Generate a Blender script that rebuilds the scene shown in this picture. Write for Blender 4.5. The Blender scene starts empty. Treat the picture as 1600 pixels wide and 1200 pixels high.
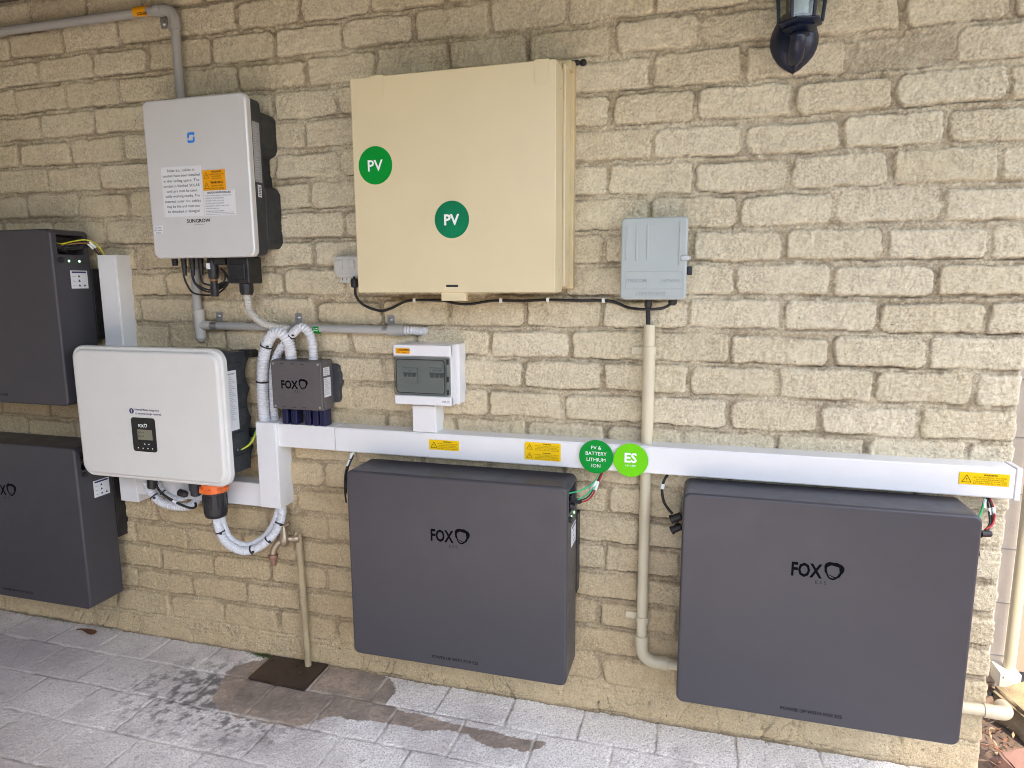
import bpy, bmesh, math, random
import numpy as np
from mathutils import Vector, Matrix
random.seed(5)
PI = math.pi
R_ = math.radians
S = bpy.context.scene
C = S.collection

# ------------------------------------------------------------------ camera
FPX, YAW, PITCH, ROLL = 1036.056, 0.278297539, 0.152087799, -0.00529283
CAM = np.array([-0.44844997, -1.94747281, 2.075 - 0.707769328])
_cy, _sy, _cp, _sp, _cr, _sr = math.cos(YAW), math.sin(YAW), math.cos(PITCH), math.sin(PITCH), math.cos(ROLL), math.sin(ROLL)
FW = np.array([-_sy*_cp, _cy*_cp, -_sp]); _rt = np.array([_cy, _sy, 0.0]); _up = np.cross(_rt, FW)
RT = _rt*_cr + _up*_sr; UP = -_rt*_sr + _up*_cr
camd = bpy.data.cameras.new('camera'); cam = bpy.data.objects.new('camera', camd); C.objects.link(cam)
M4 = Matrix.Identity(4)
for i in range(3):
    M4[i][0], M4[i][1], M4[i][2], M4[i][3] = RT[i], UP[i], -FW[i], CAM[i]
cam.matrix_world = M4
camd.sensor_width = 36; camd.lens = 36*FPX/1600; camd.clip_start = 0.02; camd.clip_end = 500
S.camera = cam

# ------------------------------------------------------------------ sky and sun
SUN_EL, SUN_AZ = R_(60), R_(150)          # azimuth clockwise from +Y
W_ = bpy.data.worlds.new('World'); S.world = W_; W_.use_nodes = True
nt = W_.node_tree; nt.nodes.clear()
sky = nt.nodes.new('ShaderNodeTexSky'); sky.sky_type = 'NISHITA'; sky.sun_disc = False
sky.sun_elevation = SUN_EL; sky.sun_rotation = SUN_AZ; sky.air_density = 1.0; sky.dust_density = 3.0; sky.ozone_density = 0.8
bg = nt.nodes.new('ShaderNodeBackground'); bg.inputs[1].default_value = 0.15
ow = nt.nodes.new('ShaderNodeOutputWorld')
nt.links.new(sky.outputs[0], bg.inputs[0]); nt.links.new(bg.outputs[0], ow.inputs[0])
sd = bpy.data.lights.new('sun', 'SUN'); sd.energy = 2.0; sd.angle = R_(0.5); sd.color = (1.0, 0.90, 0.76)
so = bpy.data.objects.new('sun', sd); C.objects.link(so)
SUND = Vector((math.sin(SUN_AZ)*math.cos(SUN_EL), math.cos(SUN_AZ)*math.cos(SUN_EL), math.sin(SUN_EL)))
so.rotation_euler = SUND.to_track_quat('Z', 'Y').to_euler(); so.location = SUND*20
S.view_settings.view_transform = 'Standard'; S.view_settings.look = 'None'
S.view_settings.exposure = 2.52; S.view_settings.gamma = 1.0
S.cycles.filter_width = 1.0; S.cycles.max_bounces = 10; S.cycles.diffuse_bounces = 6; S.cycles.transparent_max_bounces = 12

def P(u, v, d=0.0):
    """photo pixel (1600x1200) -> point on the plane d metres in front of the wall"""
    r = FW*FPX + RT*(u-800) - UP*(v-600); t = (-d-CAM[1])/r[1]; return CAM + t*r
def G(u, v, z=0.0):
    r = FW*FPX + RT*(u-800) - UP*(v-600); t = (z-CAM[2])/r[2]; return CAM + t*r

# ------------------------------------------------------------------ helpers
ORG = {}
def tag(o, label=None, cat=None, group=None, kind=None):
    if label: o['label'] = label
    if cat: o['category'] = cat
    if group: o['group'] = group
    if kind: o['kind'] = kind
    return o
def thing(name, label, cat, loc, group=None):
    o = bpy.data.objects.new(name, None); C.objects.link(o); o.location = loc; o.empty_display_size = 0.05
    ORG[o.name] = Vector(loc); return tag(o, label, cat, group)
class MB:
    def __init__(s): s.v = []; s.f = []; s.m = []
    def add(s, vs, fs, m=0):
        n = len(s.v); s.v += [tuple(p) for p in vs]; s.f += [tuple(i+n for i in f) for f in fs]; s.m += [m]*len(fs)
    def bm(s, b, m=0):
        b.verts.index_update(); s.add([v.co[:] for v in b.verts], [[v.index for v in f.verts] for f in b.faces], m); b.free()
    def box(s, x0, x1, y0, y1, z0, z1, m=0, b=0.0015, seg=2):
        b_ = bmesh.new(); bmesh.ops.create_cube(b_, size=1.0)
        for v in b_.verts:
            v.co = Vector((x0 if v.co.x < 0 else x1, y0 if v.co.y < 0 else y1, z0 if v.co.z < 0 else z1))
        if b > 0: bmesh.ops.bevel(b_, geom=b_.edges[:], offset=b, segments=seg, affect='EDGES', profile=0.5)
        s.bm(b_, m)
    def poly(s, pts, ya, yb, m=0, b=0.0015, T=None):
        """polygon in x,z extruded from ya to yb (front)"""
        b_ = bmesh.new()
        A = [b_.verts.new((x, ya, z)) for x, z in pts]; B = [b_.verts.new((x, yb, z)) for x, z in pts]
        n = len(pts)
        b_.faces.new(A); b_.faces.new(B[::-1])
        for i in range(n): b_.faces.new((A[i], B[i], B[(i+1) % n], A[(i+1) % n]))
        bmesh.ops.recalc_face_normals(b_, faces=b_.faces[:])
        if b > 0:
            bmesh.ops.bevel(b_, geom=b_.edges[:], offset=b, segments=2, affect='EDGES', profile=0.5)
        if T:
            for v in b_.verts: v.co = Vector(T(*v.co))
        s.bm(b_, m)
    def rr(s, x0, x1, z0, z1, yb, yf, r=0.01, fil=0.003, m=0, n=6, k=4, T=None, mf=None):
        """rounded rectangle prism in x,z; back plane yb, front plane yf (front edge filleted)"""
        T = T or (lambda x, y, z: (x, y, z)); sg = 1 if yf > yb else -1
        rings = [(0.0, yb)]
        rings += [(0.0, yf - sg*fil)] + [(fil*(1-math.cos(a)), yf - sg*fil*(1-math.sin(a))) for a in [PI/2*(i+1)/k for i in range(k)]]
        vs = []; N = 4*(n+1)
        for ins, y in rings:
            rr_ = max(r-ins, 0.0004)
            for cx, cz, a0 in ((x1-ins-rr_, z1-ins-rr_, 0), (x0+ins+rr_, z1-ins-rr_, PI/2), (x0+ins+rr_, z0+ins+rr_, PI), (x1-ins-rr_, z0+ins+rr_, 1.5*PI)):
                for i in range(n+1):
                    a = a0 + PI/2*i/n; vs.append(T(cx+rr_*math.cos(a), y, cz+rr_*math.sin(a)))
        fs = []
        for j in range(len(rings)-1):
            for i in range(N): fs.append((j*N+i, j*N+(i+1) % N, (j+1)*N+(i+1) % N, (j+1)*N+i))
        s.add(vs, fs, m); L = (len(rings)-1)*N
        n0 = len(s.v)-len(vs)
        s.f.append(tuple(n0+i for i in range(N))); s.m.append(m)
        s.f.append(tuple(n0+L+i for i in range(N))[::-1]); s.m.append(m if mf is None else mf)
    def tube(s, pts, r, seg=12, m=0, step=0.01, corr=None, smooth=True, caps=True):
        P3 = catmull(pts, 0.0015 if corr else step) if smooth else [Vector(p) for p in pts]
        if corr:
            amp, pitch = corr; P3 = resample(P3, pitch/8)
        n = len(P3); d = 0.0; vs = []; up = None
        L = [0.0]
        for i in range(1, n): L.append(L[-1]+(P3[i]-P3[i-1]).length)
        for i in range(n):
            t = (P3[min(i+1, n-1)]-P3[max(i-1, 0)]).normalized()
            if up is None:
                up = Vector((0, 0, 1)) if abs(t.z) < 0.9 else Vector((1, 0, 0))
            a = (up - t*up.dot(t)).normalized(); b = t.cross(a); up = a
            rad = r(L[i]/max(L[-1], 1e-6)) if callable(r) else r
            if corr: rad += amp*(0.5+0.5*math.cos(2*PI*L[i]/pitch))**0.6 - amp
            for k in range(seg):
                w = 2*PI*k/seg; vs.append(P3[i] + a*(rad*math.cos(w)) + b*(rad*math.sin(w)))
        fs = [(i*seg+k, i*seg+(k+1) % seg, (i+1)*seg+(k+1) % seg, (i+1)*seg+k) for i in range(n-1) for k in range(seg)]
        if caps: fs += [tuple(range(seg))[::-1], tuple((n-1)*seg+k for k in range(seg))]
        s.add(vs, fs, m)
    def lathe(s, prof, base, axis=(0, 0, 1), seg=24, m=0, scale=(1, 1), phase=0):
        ax = Vector(axis).normalized(); a = ax.orthogonal().normalized(); b = ax.cross(a); base = Vector(base); vs = []
        for r, h in prof:
            for k in range(seg):
                w = 2*PI*(k+phase)/seg; vs.append(base+ax*h+a*(r*math.cos(w)*scale[0])+b*(r*math.sin(w)*scale[1]))
        n = len(prof)
        fs = [(i*seg+k, i*seg+(k+1) % seg, (i+1)*seg+(k+1) % seg, (i+1)*seg+k) for i in range(n-1) for k in range(seg)]
        fs += [tuple(range(seg))[::-1], tuple((n-1)*seg+k for k in range(seg))]
        s.add(vs, fs, m)
    def cyl(s, a, b, r, seg=16, m=0, bev=0.0006):
        a, b = Vector(a), Vector(b); L = (b-a).length; bev = min(bev, r*.3, L*.3)
        s.lathe([(r-bev, 0), (r, bev), (r, L-bev), (r-bev, L)], a, b-a, seg, m)
    def text(s, t, o, h, m=0, w=None, al='C', ux=(1, 0, 0), uz=(0, 0, 1), bold=0.0, depth=0.0):
        """cap height h; o = baseline point; w = target width"""
        vs, fs, x0, x1 = glyphs(t, bold, depth); sc = h/0.70; sx = sc
        if w: sx = w/(x1-x0)
        off = {'C': -(x0+x1)/2, 'L': -x0, 'R': -x1}[al]
        o, ux, uz = Vector(o), Vector(ux), Vector(uz); un = ux.cross(uz)
        s.add([o+ux*((x+off)*sx)+uz*(y*sc)+un*z for x, y, z in vs], fs, m)
        return (x1-x0)*sx
    def build(s, name, mats, parent=None, label=None, cat=None, group=None, kind=None, org=None, angle=50):
        me = bpy.data.meshes.new(name)
        if parent is not None: o0 = ORG[parent.name]
        elif org is not None: o0 = Vector(org)
        else:
            A = np.array(s.v); lo, hi = A.min(0), A.max(0); o0 = Vector(((lo[0]+hi[0])/2, (lo[1]+hi[1])/2, lo[2]))
        me.from_pydata([tuple(Vector(v)-o0) for v in s.v], [], s.f)
        b_ = bmesh.new(); b_.from_mesh(me); bmesh.ops.recalc_face_normals(b_, faces=b_.faces[:]); b_.to_mesh(me); b_.free()
        if not isinstance(mats, (list, tuple)): mats = [mats]
        for q in mats: me.materials.append(q)
        me.polygons.foreach_set('material_index', s.m); me.shade_smooth(); me.set_sharp_from_angle(angle=R_(angle)); me.update()
        o = bpy.data.objects.new(name, me); C.objects.link(o)
        if angle < 170 and kind != 'stuff':
            wn_ = o.modifiers.new('wn', 'WEIGHTED_NORMAL'); wn_.keep_sharp = True; wn_.weight = 80
        if parent is not None: o.parent = parent; ORG[o.name] = o0
        else: o.location = o0; ORG[o.name] = o0
        return tag(o, label, cat, group, kind)
_gl = {}
def glyphs(t, bold, depth):
    k = (t, bold, depth)
    if k not in _gl:
        cu = bpy.data.curves.new('txt', 'FONT'); cu.body = t; cu.offset = bold; cu.resolution_u = 2; cu.extrude = 0
        ob = bpy.data.objects.new('txt', cu); me = ob.to_mesh()
        vs = [(v.co.x, v.co.y, 0.0) for v in me.vertices]; fs = [tuple(p.vertices) for p in me.polygons]
        xs = [v[0] for v in vs]; ob.to_mesh_clear(); bpy.data.objects.remove(ob); bpy.data.curves.remove(cu)
        _gl[k] = (vs, fs, min(xs), max(xs))
    return _gl[k]
def catmull(pts, step):
    p = [Vector(q) for q in pts]
    if len(p) == 2: return resample(p, step)
    p = [p[0]*2-p[1]] + p + [p[-1]*2-p[-2]]; out = []
    for i in range(1, len(p)-2):
        n = max(2, int((p[i+1]-p[i]).length/step))
        for k in range(n):
            t = k/n; a, b, c, d = p[i-1], p[i], p[i+1], p[i+2]
            out.append(0.5*((2*b)+(c-a)*t+(2*a-5*b+4*c-d)*t*t+(3*b-a-3*c+d)*t**3))
    out.append(p[-2]); return out
def resample(p, step):
    p = [Vector(q) for q in p]; L = [0.0]
    for i in range(1, len(p)): L.append(L[-1]+(p[i]-p[i-1]).length)
    n = max(2, int(round(L[-1]/step))); out = []; j = 0
    for k in range(n+1):
        s_ = L[-1]*k/n
        while j < len(p)-2 and L[j+1] < s_: j += 1
        t = (s_-L[j])/max(L[j+1]-L[j], 1e-9); out.append(p[j].lerp(p[j+1], min(max(t, 0), 1)))
    return out

# ------------------------------------------------------------------ materials
def newmat(name):
    m = bpy.data.materials.new(name); m.use_nodes = True; n = m.node_tree; n.nodes.clear()
    o = n.nodes.new('ShaderNodeOutputMaterial'); b = n.nodes.new('ShaderNodeBsdfPrincipled')
    n.links.new(b.outputs[0], o.inputs[0]); return m, n, b
def N(n, t, **k):
    x = n.nodes.new(t)
    for a, v in k.items(): setattr(x, a, v)
    return x
def noise(n, vec, sc, det=4, rough=0.6, dist=0.0):
    x = n.nodes.new('ShaderNodeTexNoise'); x.inputs['Scale'].default_value = sc; x.inputs['Detail'].default_value = det
    x.inputs['Roughness'].default_value = rough; x.inputs['Distortion'].default_value = dist; n.links.new(vec, x.inputs['Vector']); return x.outputs[0]
def ramp(n, fac, pts):
    x = n.nodes.new('ShaderNodeValToRGB'); e = x.color_ramp.elements
    while len(e) < len(pts): e.new(0.5)
    for q, (p, c) in zip(e, pts):
        q.position = p; q.color = (c, c, c, 1) if isinstance(c, (int, float)) else (*c, 1)
    n.links.new(fac, x.inputs[0]); return x.outputs[0]
def mix(n, f, a, b, mode='MIX'):
    x = n.nodes.new('ShaderNodeMix'); x.data_type = 'RGBA'; x.blend_type = mode
    for s_, v in ((x.inputs[0], f), (x.inputs[6], a), (x.inputs[7], b)):
        if hasattr(v, 'is_linked'): n.links.new(v, s_)
        elif isinstance(v, (int, float)): s_.default_value = v if s_.type == 'VALUE' else (v, v, v, 1)
        else: s_.default_value = (*v, 1)
    return x.outputs[2]
def math_(n, op, a, b=0.0, c=None):
    x = n.nodes.new('ShaderNodeMath'); x.operation = op
    for i, v in enumerate((a, b) if c is None else (a, b, c)):
        if hasattr(v, 'is_linked'): n.links.new(v, x.inputs[i])
        else: x.inputs[i].default_value = v
    return x.outputs[0]
def geo(n): return n.nodes.new('ShaderNodeNewGeometry').outputs['Position']
def simple(name, col, rough=0.5, metal=0.0, var=0.08, bump=0.0, bs=400, dust=0.0, spec=0.5, coat=0.0):
    m, n, b = newmat(name); p = geo(n)
    big = noise(n, p, 6, 5); dark = tuple(c*(1-var*1.6) for c in col); lite = tuple(min(1, c*(1+var)) for c in col)
    c = mix(n, ramp(n, big, [(0.3, 0.0), (0.7, 1.0)]), dark, lite)
    if dust > 0:
        d = ramp(n, noise(n, p, 34, 6, 0.7), [(0.48, 0.0), (0.75, dust)]); c = mix(n, d, c, (0.45, 0.40, 0.32))
        sp = ramp(n, noise(n, p, 260, 2, 0.5), [(0.72, 0.0), (0.76, min(1, dust*2.5))]); c = mix(n, sp, c, (0.55, 0.5, 0.42))
    n.links.new(c, b.inputs['Base Color'])
    rr_ = ramp(n, noise(n, p, 18, 5), [(0.3, max(0, rough-0.06)), (0.7, min(1, rough+0.08))]); n.links.new(rr_, b.inputs['Roughness'])
    b.inputs['Metallic'].default_value = metal; b.inputs['Specular IOR Level'].default_value = spec; b.inputs['Coat Weight'].default_value = coat
    if bump > 0:
        u = n.nodes.new('ShaderNodeBump'); u.inputs['Strength'].default_value = 1; u.inputs['Distance'].default_value = bump
        n.links.new(noise(n, p, bs, 3), u.inputs['Height']); n.links.new(u.outputs[0], b.inputs['Normal'])
    return m
MT = dict(
 battery=simple('charcoal_powder_coat', (0.051, 0.049, 0.056), 0.40, spec=0.45, var=0.02, bump=0.00006, bs=900, dust=0.008),
 batside=simple('charcoal_side', (0.06, 0.058, 0.068), 0.45, var=0.03, bump=0.00012, bs=900, dust=0.05),
 logo=simple('logo_black', (0.004, 0.004, 0.006), 0.9, spec=0.05), faint=simple('faint_mark', (0.022, 0.022, 0.028), 0.8, spec=0.1),
 black=simple('black_plastic', (0.014, 0.014, 0.016), 0.42, dust=0.05), rubber=simple('black_rubber', (0.012, 0.012, 0.013), 0.55),
 heatsink=simple('heatsink_cast', (0.028, 0.032, 0.038), 0.5, bump=0.0004, bs=300, dust=0.08),
 silver=simple('silver_grey_paint', (0.66, 0.66, 0.645), 0.34, metal=0.15, var=0.02, dust=0.03),
 cream_cover=simple('cream_white_cover', (0.68, 0.675, 0.635), 0.36, var=0.02, dust=0.03),
 duct=simple('white_pvc_duct', (0.735, 0.735, 0.725), 0.38, var=0.02, dust=0.05),
 ductdark=simple('duct_joint', (0.2, 0.2, 0.2), 0.6), white=simple('white_plastic', (0.72, 0.72, 0.72), 0.4, var=0.02, dust=0.03),
 hose=simple('grey_corrugated_hose', (0.62, 0.63, 0.65), 0.45, var=0.04, dust=0.06), hosegrey=simple('dull_grey_hose', (0.48, 0.46, 0.41), 0.5, var=0.05, dust=0.08),
 conduit=simple('grey_conduit', (0.37, 0.365, 0.345), 0.42, var=0.05, dust=0.12), galv=simple('galvanised_steel', (0.45, 0.45, 0.44), 0.38, metal=0.8, var=0.15),
 meter=simple('beige_enamel', (0.66, 0.565, 0.35), 0.36, var=0.02, dust=0.04), meterdk=simple('beige_enamel_edge', (0.60, 0.49, 0.28), 0.5, var=0.08, dust=0.15),
 pvc=simple('cream_pvc', (0.60, 0.54, 0.38), 0.4, var=0.06, dust=0.12), tele=simple('grey_green_box', (0.38, 0.42, 0.405), 0.45, var=0.03, dust=0.06),
 brass=simple('weathered_brass', (0.38, 0.31, 0.22), 0.35, metal=0.75, var=0.3, bump=0.0005, bs=160, dust=0.25), copper=simple('worn_copper', (0.30, 0.17, 0.12), 0.45, metal=0.5, var=0.3),
 tappipe=simple('painted_pipe', (0.42, 0.34, 0.20), 0.6, var=0.2, bump=0.0006, bs=120, dust=0.25),
 foxbox=simple('dark_taupe_box', (0.10, 0.088, 0.088), 0.42, var=0.03, dust=0.05), blue=simple('dark_blue_plug', (0.010, 0.012, 0.055), 0.35),
 orange=simple('orange_plastic', (0.80, 0.16, 0.03), 0.4), paper=simple('white_label', (0.72, 0.73, 0.74), 0.5, var=0.02), greylabel=simple('silver_label', (0.33, 0.33, 0.34), 0.4, var=0.03),
 ink=simple('black_ink', (0.008, 0.008, 0.010), 0.8, spec=0.1), yellow=simple('yellow_label', (0.80, 0.52, 0.004), 0.5, var=0.02, spec=0.15), amber=simple('amber_label', (0.78, 0.34, 0.008), 0.5, var=0.03, spec=0.15),
 green=simple('green_label', (0.002, 0.26, 0.03), 0.5, var=0.03, spec=0.12), teal=simple('teal_reflective_label', (0.002, 0.19, 0.075), 0.4, var=0.2, spec=0.2), lime=simple('lime_label', (0.15, 0.60, 0.004), 0.45, var=0.04, spec=0.15),
 signwhite=simple('sign_white', (0.78, 0.82, 0.78), 0.4, var=0.01), bluelogo=simple('blue_logo', (0.01, 0.22, 0.80), 0.35), navy=simple('navy_ink', (0.03, 0.03, 0.12), 0.45),
 glossblack=simple('gloss_black', (0.014, 0.013, 0.013), 0.12), lcd=simple('lcd_screen', (0.20, 0.20, 0.14), 0.2), smoke=None,
 lantern=simple('navy_black_enamel', (0.006, 0.011, 0.030), 0.32, bump=0.0012, bs=110), candle=simple('opal_tube', (0.45, 0.55, 0.52), 0.3),
 redw=simple('red_wire', (0.40, 0.015, 0.02), 0.4), greenw=simple('green_wire', (0.03, 0.42, 0.16), 0.4), yelloww=simple('yellow_wire', (0.62, 0.60, 0.03), 0.4), brownw=simple('brown_wire', (0.25, 0.12, 0.04), 0.4),
 pit=simple('rusty_plate', (0.036, 0.022, 0.018), 0.32, var=0.3, bump=0.0006, bs=90, dust=0.04), outlet=simple('aged_white_plastic', (0.60, 0.59, 0.54), 0.35), leaf=simple('dry_leaf', (0.16, 0.065, 0.03), 0.6, var=0.3),
 roof=simple('dark_roof_boards', (0.10, 0.08, 0.06), 0.8, var=0.2, bump=0.003, bs=60),
 fence=simple('peach_sheet', (0.33, 0.235, 0.165), 0.6, var=0.04, dust=0.05), render=simple('pale_block', (0.72, 0.64, 0.53), 0.8, var=0.06, bump=0.001, bs=120),
 creampipe=simple('cream_downpipe', (0.42, 0.37, 0.26), 0.45, var=0.03),
)
m, n, b = newmat('smoked_window'); b.inputs['Base Color'].default_value = (0.30, 0.31, 0.29, 1); b.inputs['Roughness'].default_value = 0.08
b.inputs['Transmission Weight'].default_value = 1.0; b.inputs['IOR'].default_value = 1.2
tr = n.nodes.new('ShaderNodeBsdfTransparent'); tr.inputs[0].default_value = (0.74, 0.76, 0.74, 1); gl = n.nodes.new('ShaderNodeBsdfGlossy'); gl.inputs['Roughness'].default_value = 0.08
mx = n.nodes.new('ShaderNodeMixShader'); fr = n.nodes.new('ShaderNodeFresnel'); fr.inputs[0].default_value = 1.5
n.links.new(fr.outputs[0], mx.inputs[0]); n.links.new(tr.outputs[0], mx.inputs[1]); n.links.new(gl.outputs[0], mx.inputs[2]); n.links.new(mx.outputs[0], n.nodes['Material Output'].inputs[0])
MT['smoke'] = m
m, n, b = newmat('clear_glass'); tr = n.nodes.new('ShaderNodeBsdfTransparent'); tr.inputs[0].default_value = (0.75, 0.8, 0.78, 1); gl = n.nodes.new('ShaderNodeBsdfGlossy'); gl.inputs['Roughness'].default_value = 0.15
mx = n.nodes.new('ShaderNodeMixShader'); mx.inputs[0].default_value = 0.12
n.links.new(tr.outputs[0], mx.inputs[1]); n.links.new(gl.outputs[0], mx.inputs[2]); n.links.new(mx.outputs[0], n.nodes['Material Output'].inputs[0])
MT['glass'] = m
m, n, b = newmat('green_led'); b.inputs['Emission Color'].default_value = (0.25, 1.0, 0.35, 1); b.inputs['Emission Strength'].default_value = 1.5; b.inputs['Base Color'].default_value = (0.1, 0.5, 0.15, 1)
MT['led'] = m

# ------------------------------------------------------------------ numpy noise
rng = np.random.default_rng(11)
def vnoise(X, Y, sc, seed=0, octv=3, gain=0.5):
    out = np.zeros_like(X); amp = 1.0; tot = 0
    for o in range(octv):
        r = np.random.default_rng(seed*17+o); g = r.random((256, 256)).astype(np.float32)
        x = X*sc*2**o+37.3*o; y = Y*sc*2**o+11.7*o
        xi = np.floor(x).astype(int); yi = np.floor(y).astype(int); fx = x-xi; fy = y-yi
        fx = fx*fx*(3-2*fx); fy = fy*fy*(3-2*fy); a = xi % 256; b = (xi+1) % 256; c = yi % 256; d = (yi+1) % 256
        out += amp*((g[a, c]*(1-fx)+g[b, c]*fx)*(1-fy)+(g[a, d]*(1-fx)+g[b, d]*fx)*fy); tot += amp; amp *= gain
    return out/tot-0.5
def sstep(a, b, x):
    t = np.clip((x-a)/(b-a), 0, 1); return t*t*(3-2*t)
def grid_mesh(name, VX, VY, VZ, mat, attrs, flip=False, smooth=True):
    nx, ny = VX.shape; me = bpy.data.meshes.new(name); n = nx*ny
    co = np.stack([VX, VY, VZ], -1).reshape(-1, 3).astype(np.float32)
    i = np.arange(nx-1)[:, None]; j = np.arange(ny-1)[None]; a = i*ny+j
    q = np.stack([a, a+ny, a+ny+1, a+1], -1).reshape(-1, 4)
    if flip: q = q[:, ::-1]
    me.vertices.add(n); me.vertices.foreach_set('co', co.ravel())
    me.loops.add(q.size); me.loops.foreach_set('vertex_index', q.ravel().astype(np.int32))
    me.polygons.add(len(q)); me.polygons.foreach_set('loop_start', (np.arange(len(q))*4).astype(np.int32)); me.polygons.foreach_set('loop_total', np.full(len(q), 4, np.int32))
    me.update(calc_edges=True); me.shade_smooth()
    for k, v in attrs.items():
        at = me.attributes.new(k, 'FLOAT', 'POINT'); at.data.foreach_set('value', v.reshape(-1).astype(np.float32))
    me.materials.append(mat); o = bpy.data.objects.new(name, me); C.objects.link(o); return o

# ------------------------------------------------------------------ brick wall
HC = 0.0939; ZT = 2.075; XE = 0.342
JX = {(-24,-1):.005,(-22,-1):.008,(-20,-1):.012,(-20,1):-.006,(-16,1):-.004,(-14,1):.005,(-12,1):.007,(-10,1):.005,(-8,1):.008,(-23,2):-.01,(-21,2):-.007,(-13,2):-.01,(-5,2):-.006,(-3,2):-.006,
 (-24,3):-.007,(-22,3):-.009,(-20,3):-.012,(-14,3):-.007,(-6,3):.007,(-23,4):-.003,(-21,4):-.007,(-13,4):-.012,(-3,8):-.007,(-8,9):-.005,(-6,9):-.011,(-4,9):-.008,(2,9):.006,(-7,10):.015,(-1,10):.008,
 (-8,11):-.006,(-6,11):-.008,(-1,12):-.006,(1,12):-.005,(0,13):-.009,(-6,15):.015,(-6,17):.009,(-14,19):-.011,(-19,20):.01,(-17,20):.012,(-20,21):.02,(-18,21):.022,(-16,21):.022,(-14,21):.018,(-21,22):-.012,
 (-23,0):.009,(-21,0):.014,(-17,0):.018,(-15,0):.018,(-13,0):.018,(-11,0):.017,(-9,0):.014}
def build_wall():
    st = 0.0036
    xs = np.arange(-4.3, XE+1e-6, st); xs = np.r_[xs[:-1], XE]; zs = np.arange(-0.02, 2.64, st)
    X, Z = np.meshgrid(xs, zs, indexing='ij')
    dz = 0.0055*vnoise(X, Z, 3.0, 1, 2)*2 + 0.0055*vnoise(X, Z, 20, 2, 3)*2 - 0.008*sstep(-1.2, -2.3, X)*sstep(0.75, 0.3, Z)
    dx = 0.008*vnoise(X, Z, 24, 3, 3)*2
    zz = Z - dz; xx = X + dx
    K = np.ceil((ZT-zz)/HC-1e-9).astype(int)           # course number, bed below it at ZT-K*HC
    zlo = ZT-K*HC; zc = zz-zlo                          # 0..HC within course
    D = np.zeros_like(X); tone = np.zeros_like(X); face = np.zeros_like(X); side = np.zeros_like(X)
    for k in range(K.min(), K.max()+1):
        rk = np.random.default_rng(900+k); par = 0 if k % 2 == 1 else 1
        js = [j for j in range(-38, 4) if (j-par) % 2 == 0]
        pos = np.array([j*0.12+JX.get((j, k), rk.normal(0, 0.004)) for j in js])
        if pos[-1] > XE-0.05: pos[-1] = XE+0.007
        else: pos = np.r_[pos, XE+0.007]
        msk = K == k; xr = xx[msk]; zr = zc[msk]
        idx = np.clip(np.searchsorted(pos, xr)-1, 0, len(pos)-2); l = pos[idx]; r = pos[idx+1]
        g = rk.normal(0.0058, 0.0014, len(pos)).clip(0.003, 0.009); gl_, gr_ = g[idx], g[np.clip(idx+1, 0, len(g)-1)]
        bot = rk.normal(0.0050, 0.0012, len(pos))[idx]; top = rk.normal(0.0105, 0.0028, len(pos)).clip(.004, .018)[idx]
        cx = (l+gl_+r-gr_)/2; hw = (r-gr_-l-gl_)/2; cz = (bot+HC-top)/2; hz = (HC-top-bot)/2
        cr = rk.uniform(0.006, 0.024, len(pos))[idx]
        qx = np.abs(xr-cx)-hw+cr; qz = np.abs(zr-cz)-hz+cr
        sd = np.hypot(np.maximum(qx, 0), np.maximum(qz, 0))+np.minimum(np.maximum(qx, qz), 0)-cr
        D[msk] = -sd                                     # >0 inside brick
        a = rk.normal(0, 0.0014, len(pos))[idx]; tx = rk.normal(0, 0.010, len(pos))[idx]; tz = rk.normal(0, 0.022, len(pos))[idx]
        face[msk] = a+(xr-cx)*tx+(zr-cz)*tz; tone[msk] = rk.random(len(pos))[idx]
    # bed joints: struck, deep under the brick above; perps plainly recessed
    inbed = np.clip(1-zc/0.010, 0, 1)                    # lower part of the course = joint under this brick
    upj = np.clip((zc-(HC-0.011))/0.011, 0, 1)
    prof = sstep(0.0, 0.0042, D+0.002*vnoise(X, Z, 90, 5, 2)*2)
    mort = -0.0072 - 0.0070*inbed*sstep(-.15, .15, vnoise(X, Z, 5, 61, 2)) + 0.0040*upj + 0.005*vnoise(X, Z, 60, 6, 3)*2
    fill = sstep(-0.12, 0.22, vnoise(X, Z, 9, 7, 3)) ; mort = mort*(1-0.62*fill)
    brk = 0.0022+face + 0.0030*vnoise(X, Z, 14, 8, 4)*2 + 0.0032*vnoise(X, Z, 80, 9, 3, 0.8)*2
    ridg = np.abs(vnoise(X+0.03*vnoise(X, Z, 20, 30, 2), Z, 16, 31, 2)); brk += -0.0014*(1-sstep(0.0, 0.035, ridg))*sstep(0.05, 0.2, vnoise(X, Z, 3, 32, 2))
    h = mort*(1-prof)+brk*prof
    # slurried foot of the wall
    foot = sstep(0.135, 0.085, Z+0.012*vnoise(X, Z, 12, 12, 2)); h = h*(1-0.75*foot)+foot*(0.006+0.006*vnoise(X, Z, 20, 13, 4, 0.6)*2)
    drip = np.abs(vnoise(X*1.0+Z*(0.6*np.sin(X*5)), Z*0.25, 22, 33, 3)); dk = (1-sstep(0.0, 0.020, drip))*foot*sstep(0.0, .15, vnoise(X, Z, 6, 34, 2)); h -= 0.004*dk
    h += 0.0009*(1-0.5*foot)*rng.standard_normal(h.shape)
    cav = np.clip((0.0-h)/0.007, 0, 1)*(1-0.4*foot)
    crack = (1-sstep(0.0, 0.0021, np.abs(D+0.0012+0.0035*vnoise(X, Z, 34, 14, 3))))*sstep(-0.05, 0.14, vnoise(X, Z, 6, 15, 3)+0.06)*(0.4+0.6*inbed)
    h -= 0.004*crack
    Y = -h
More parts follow.
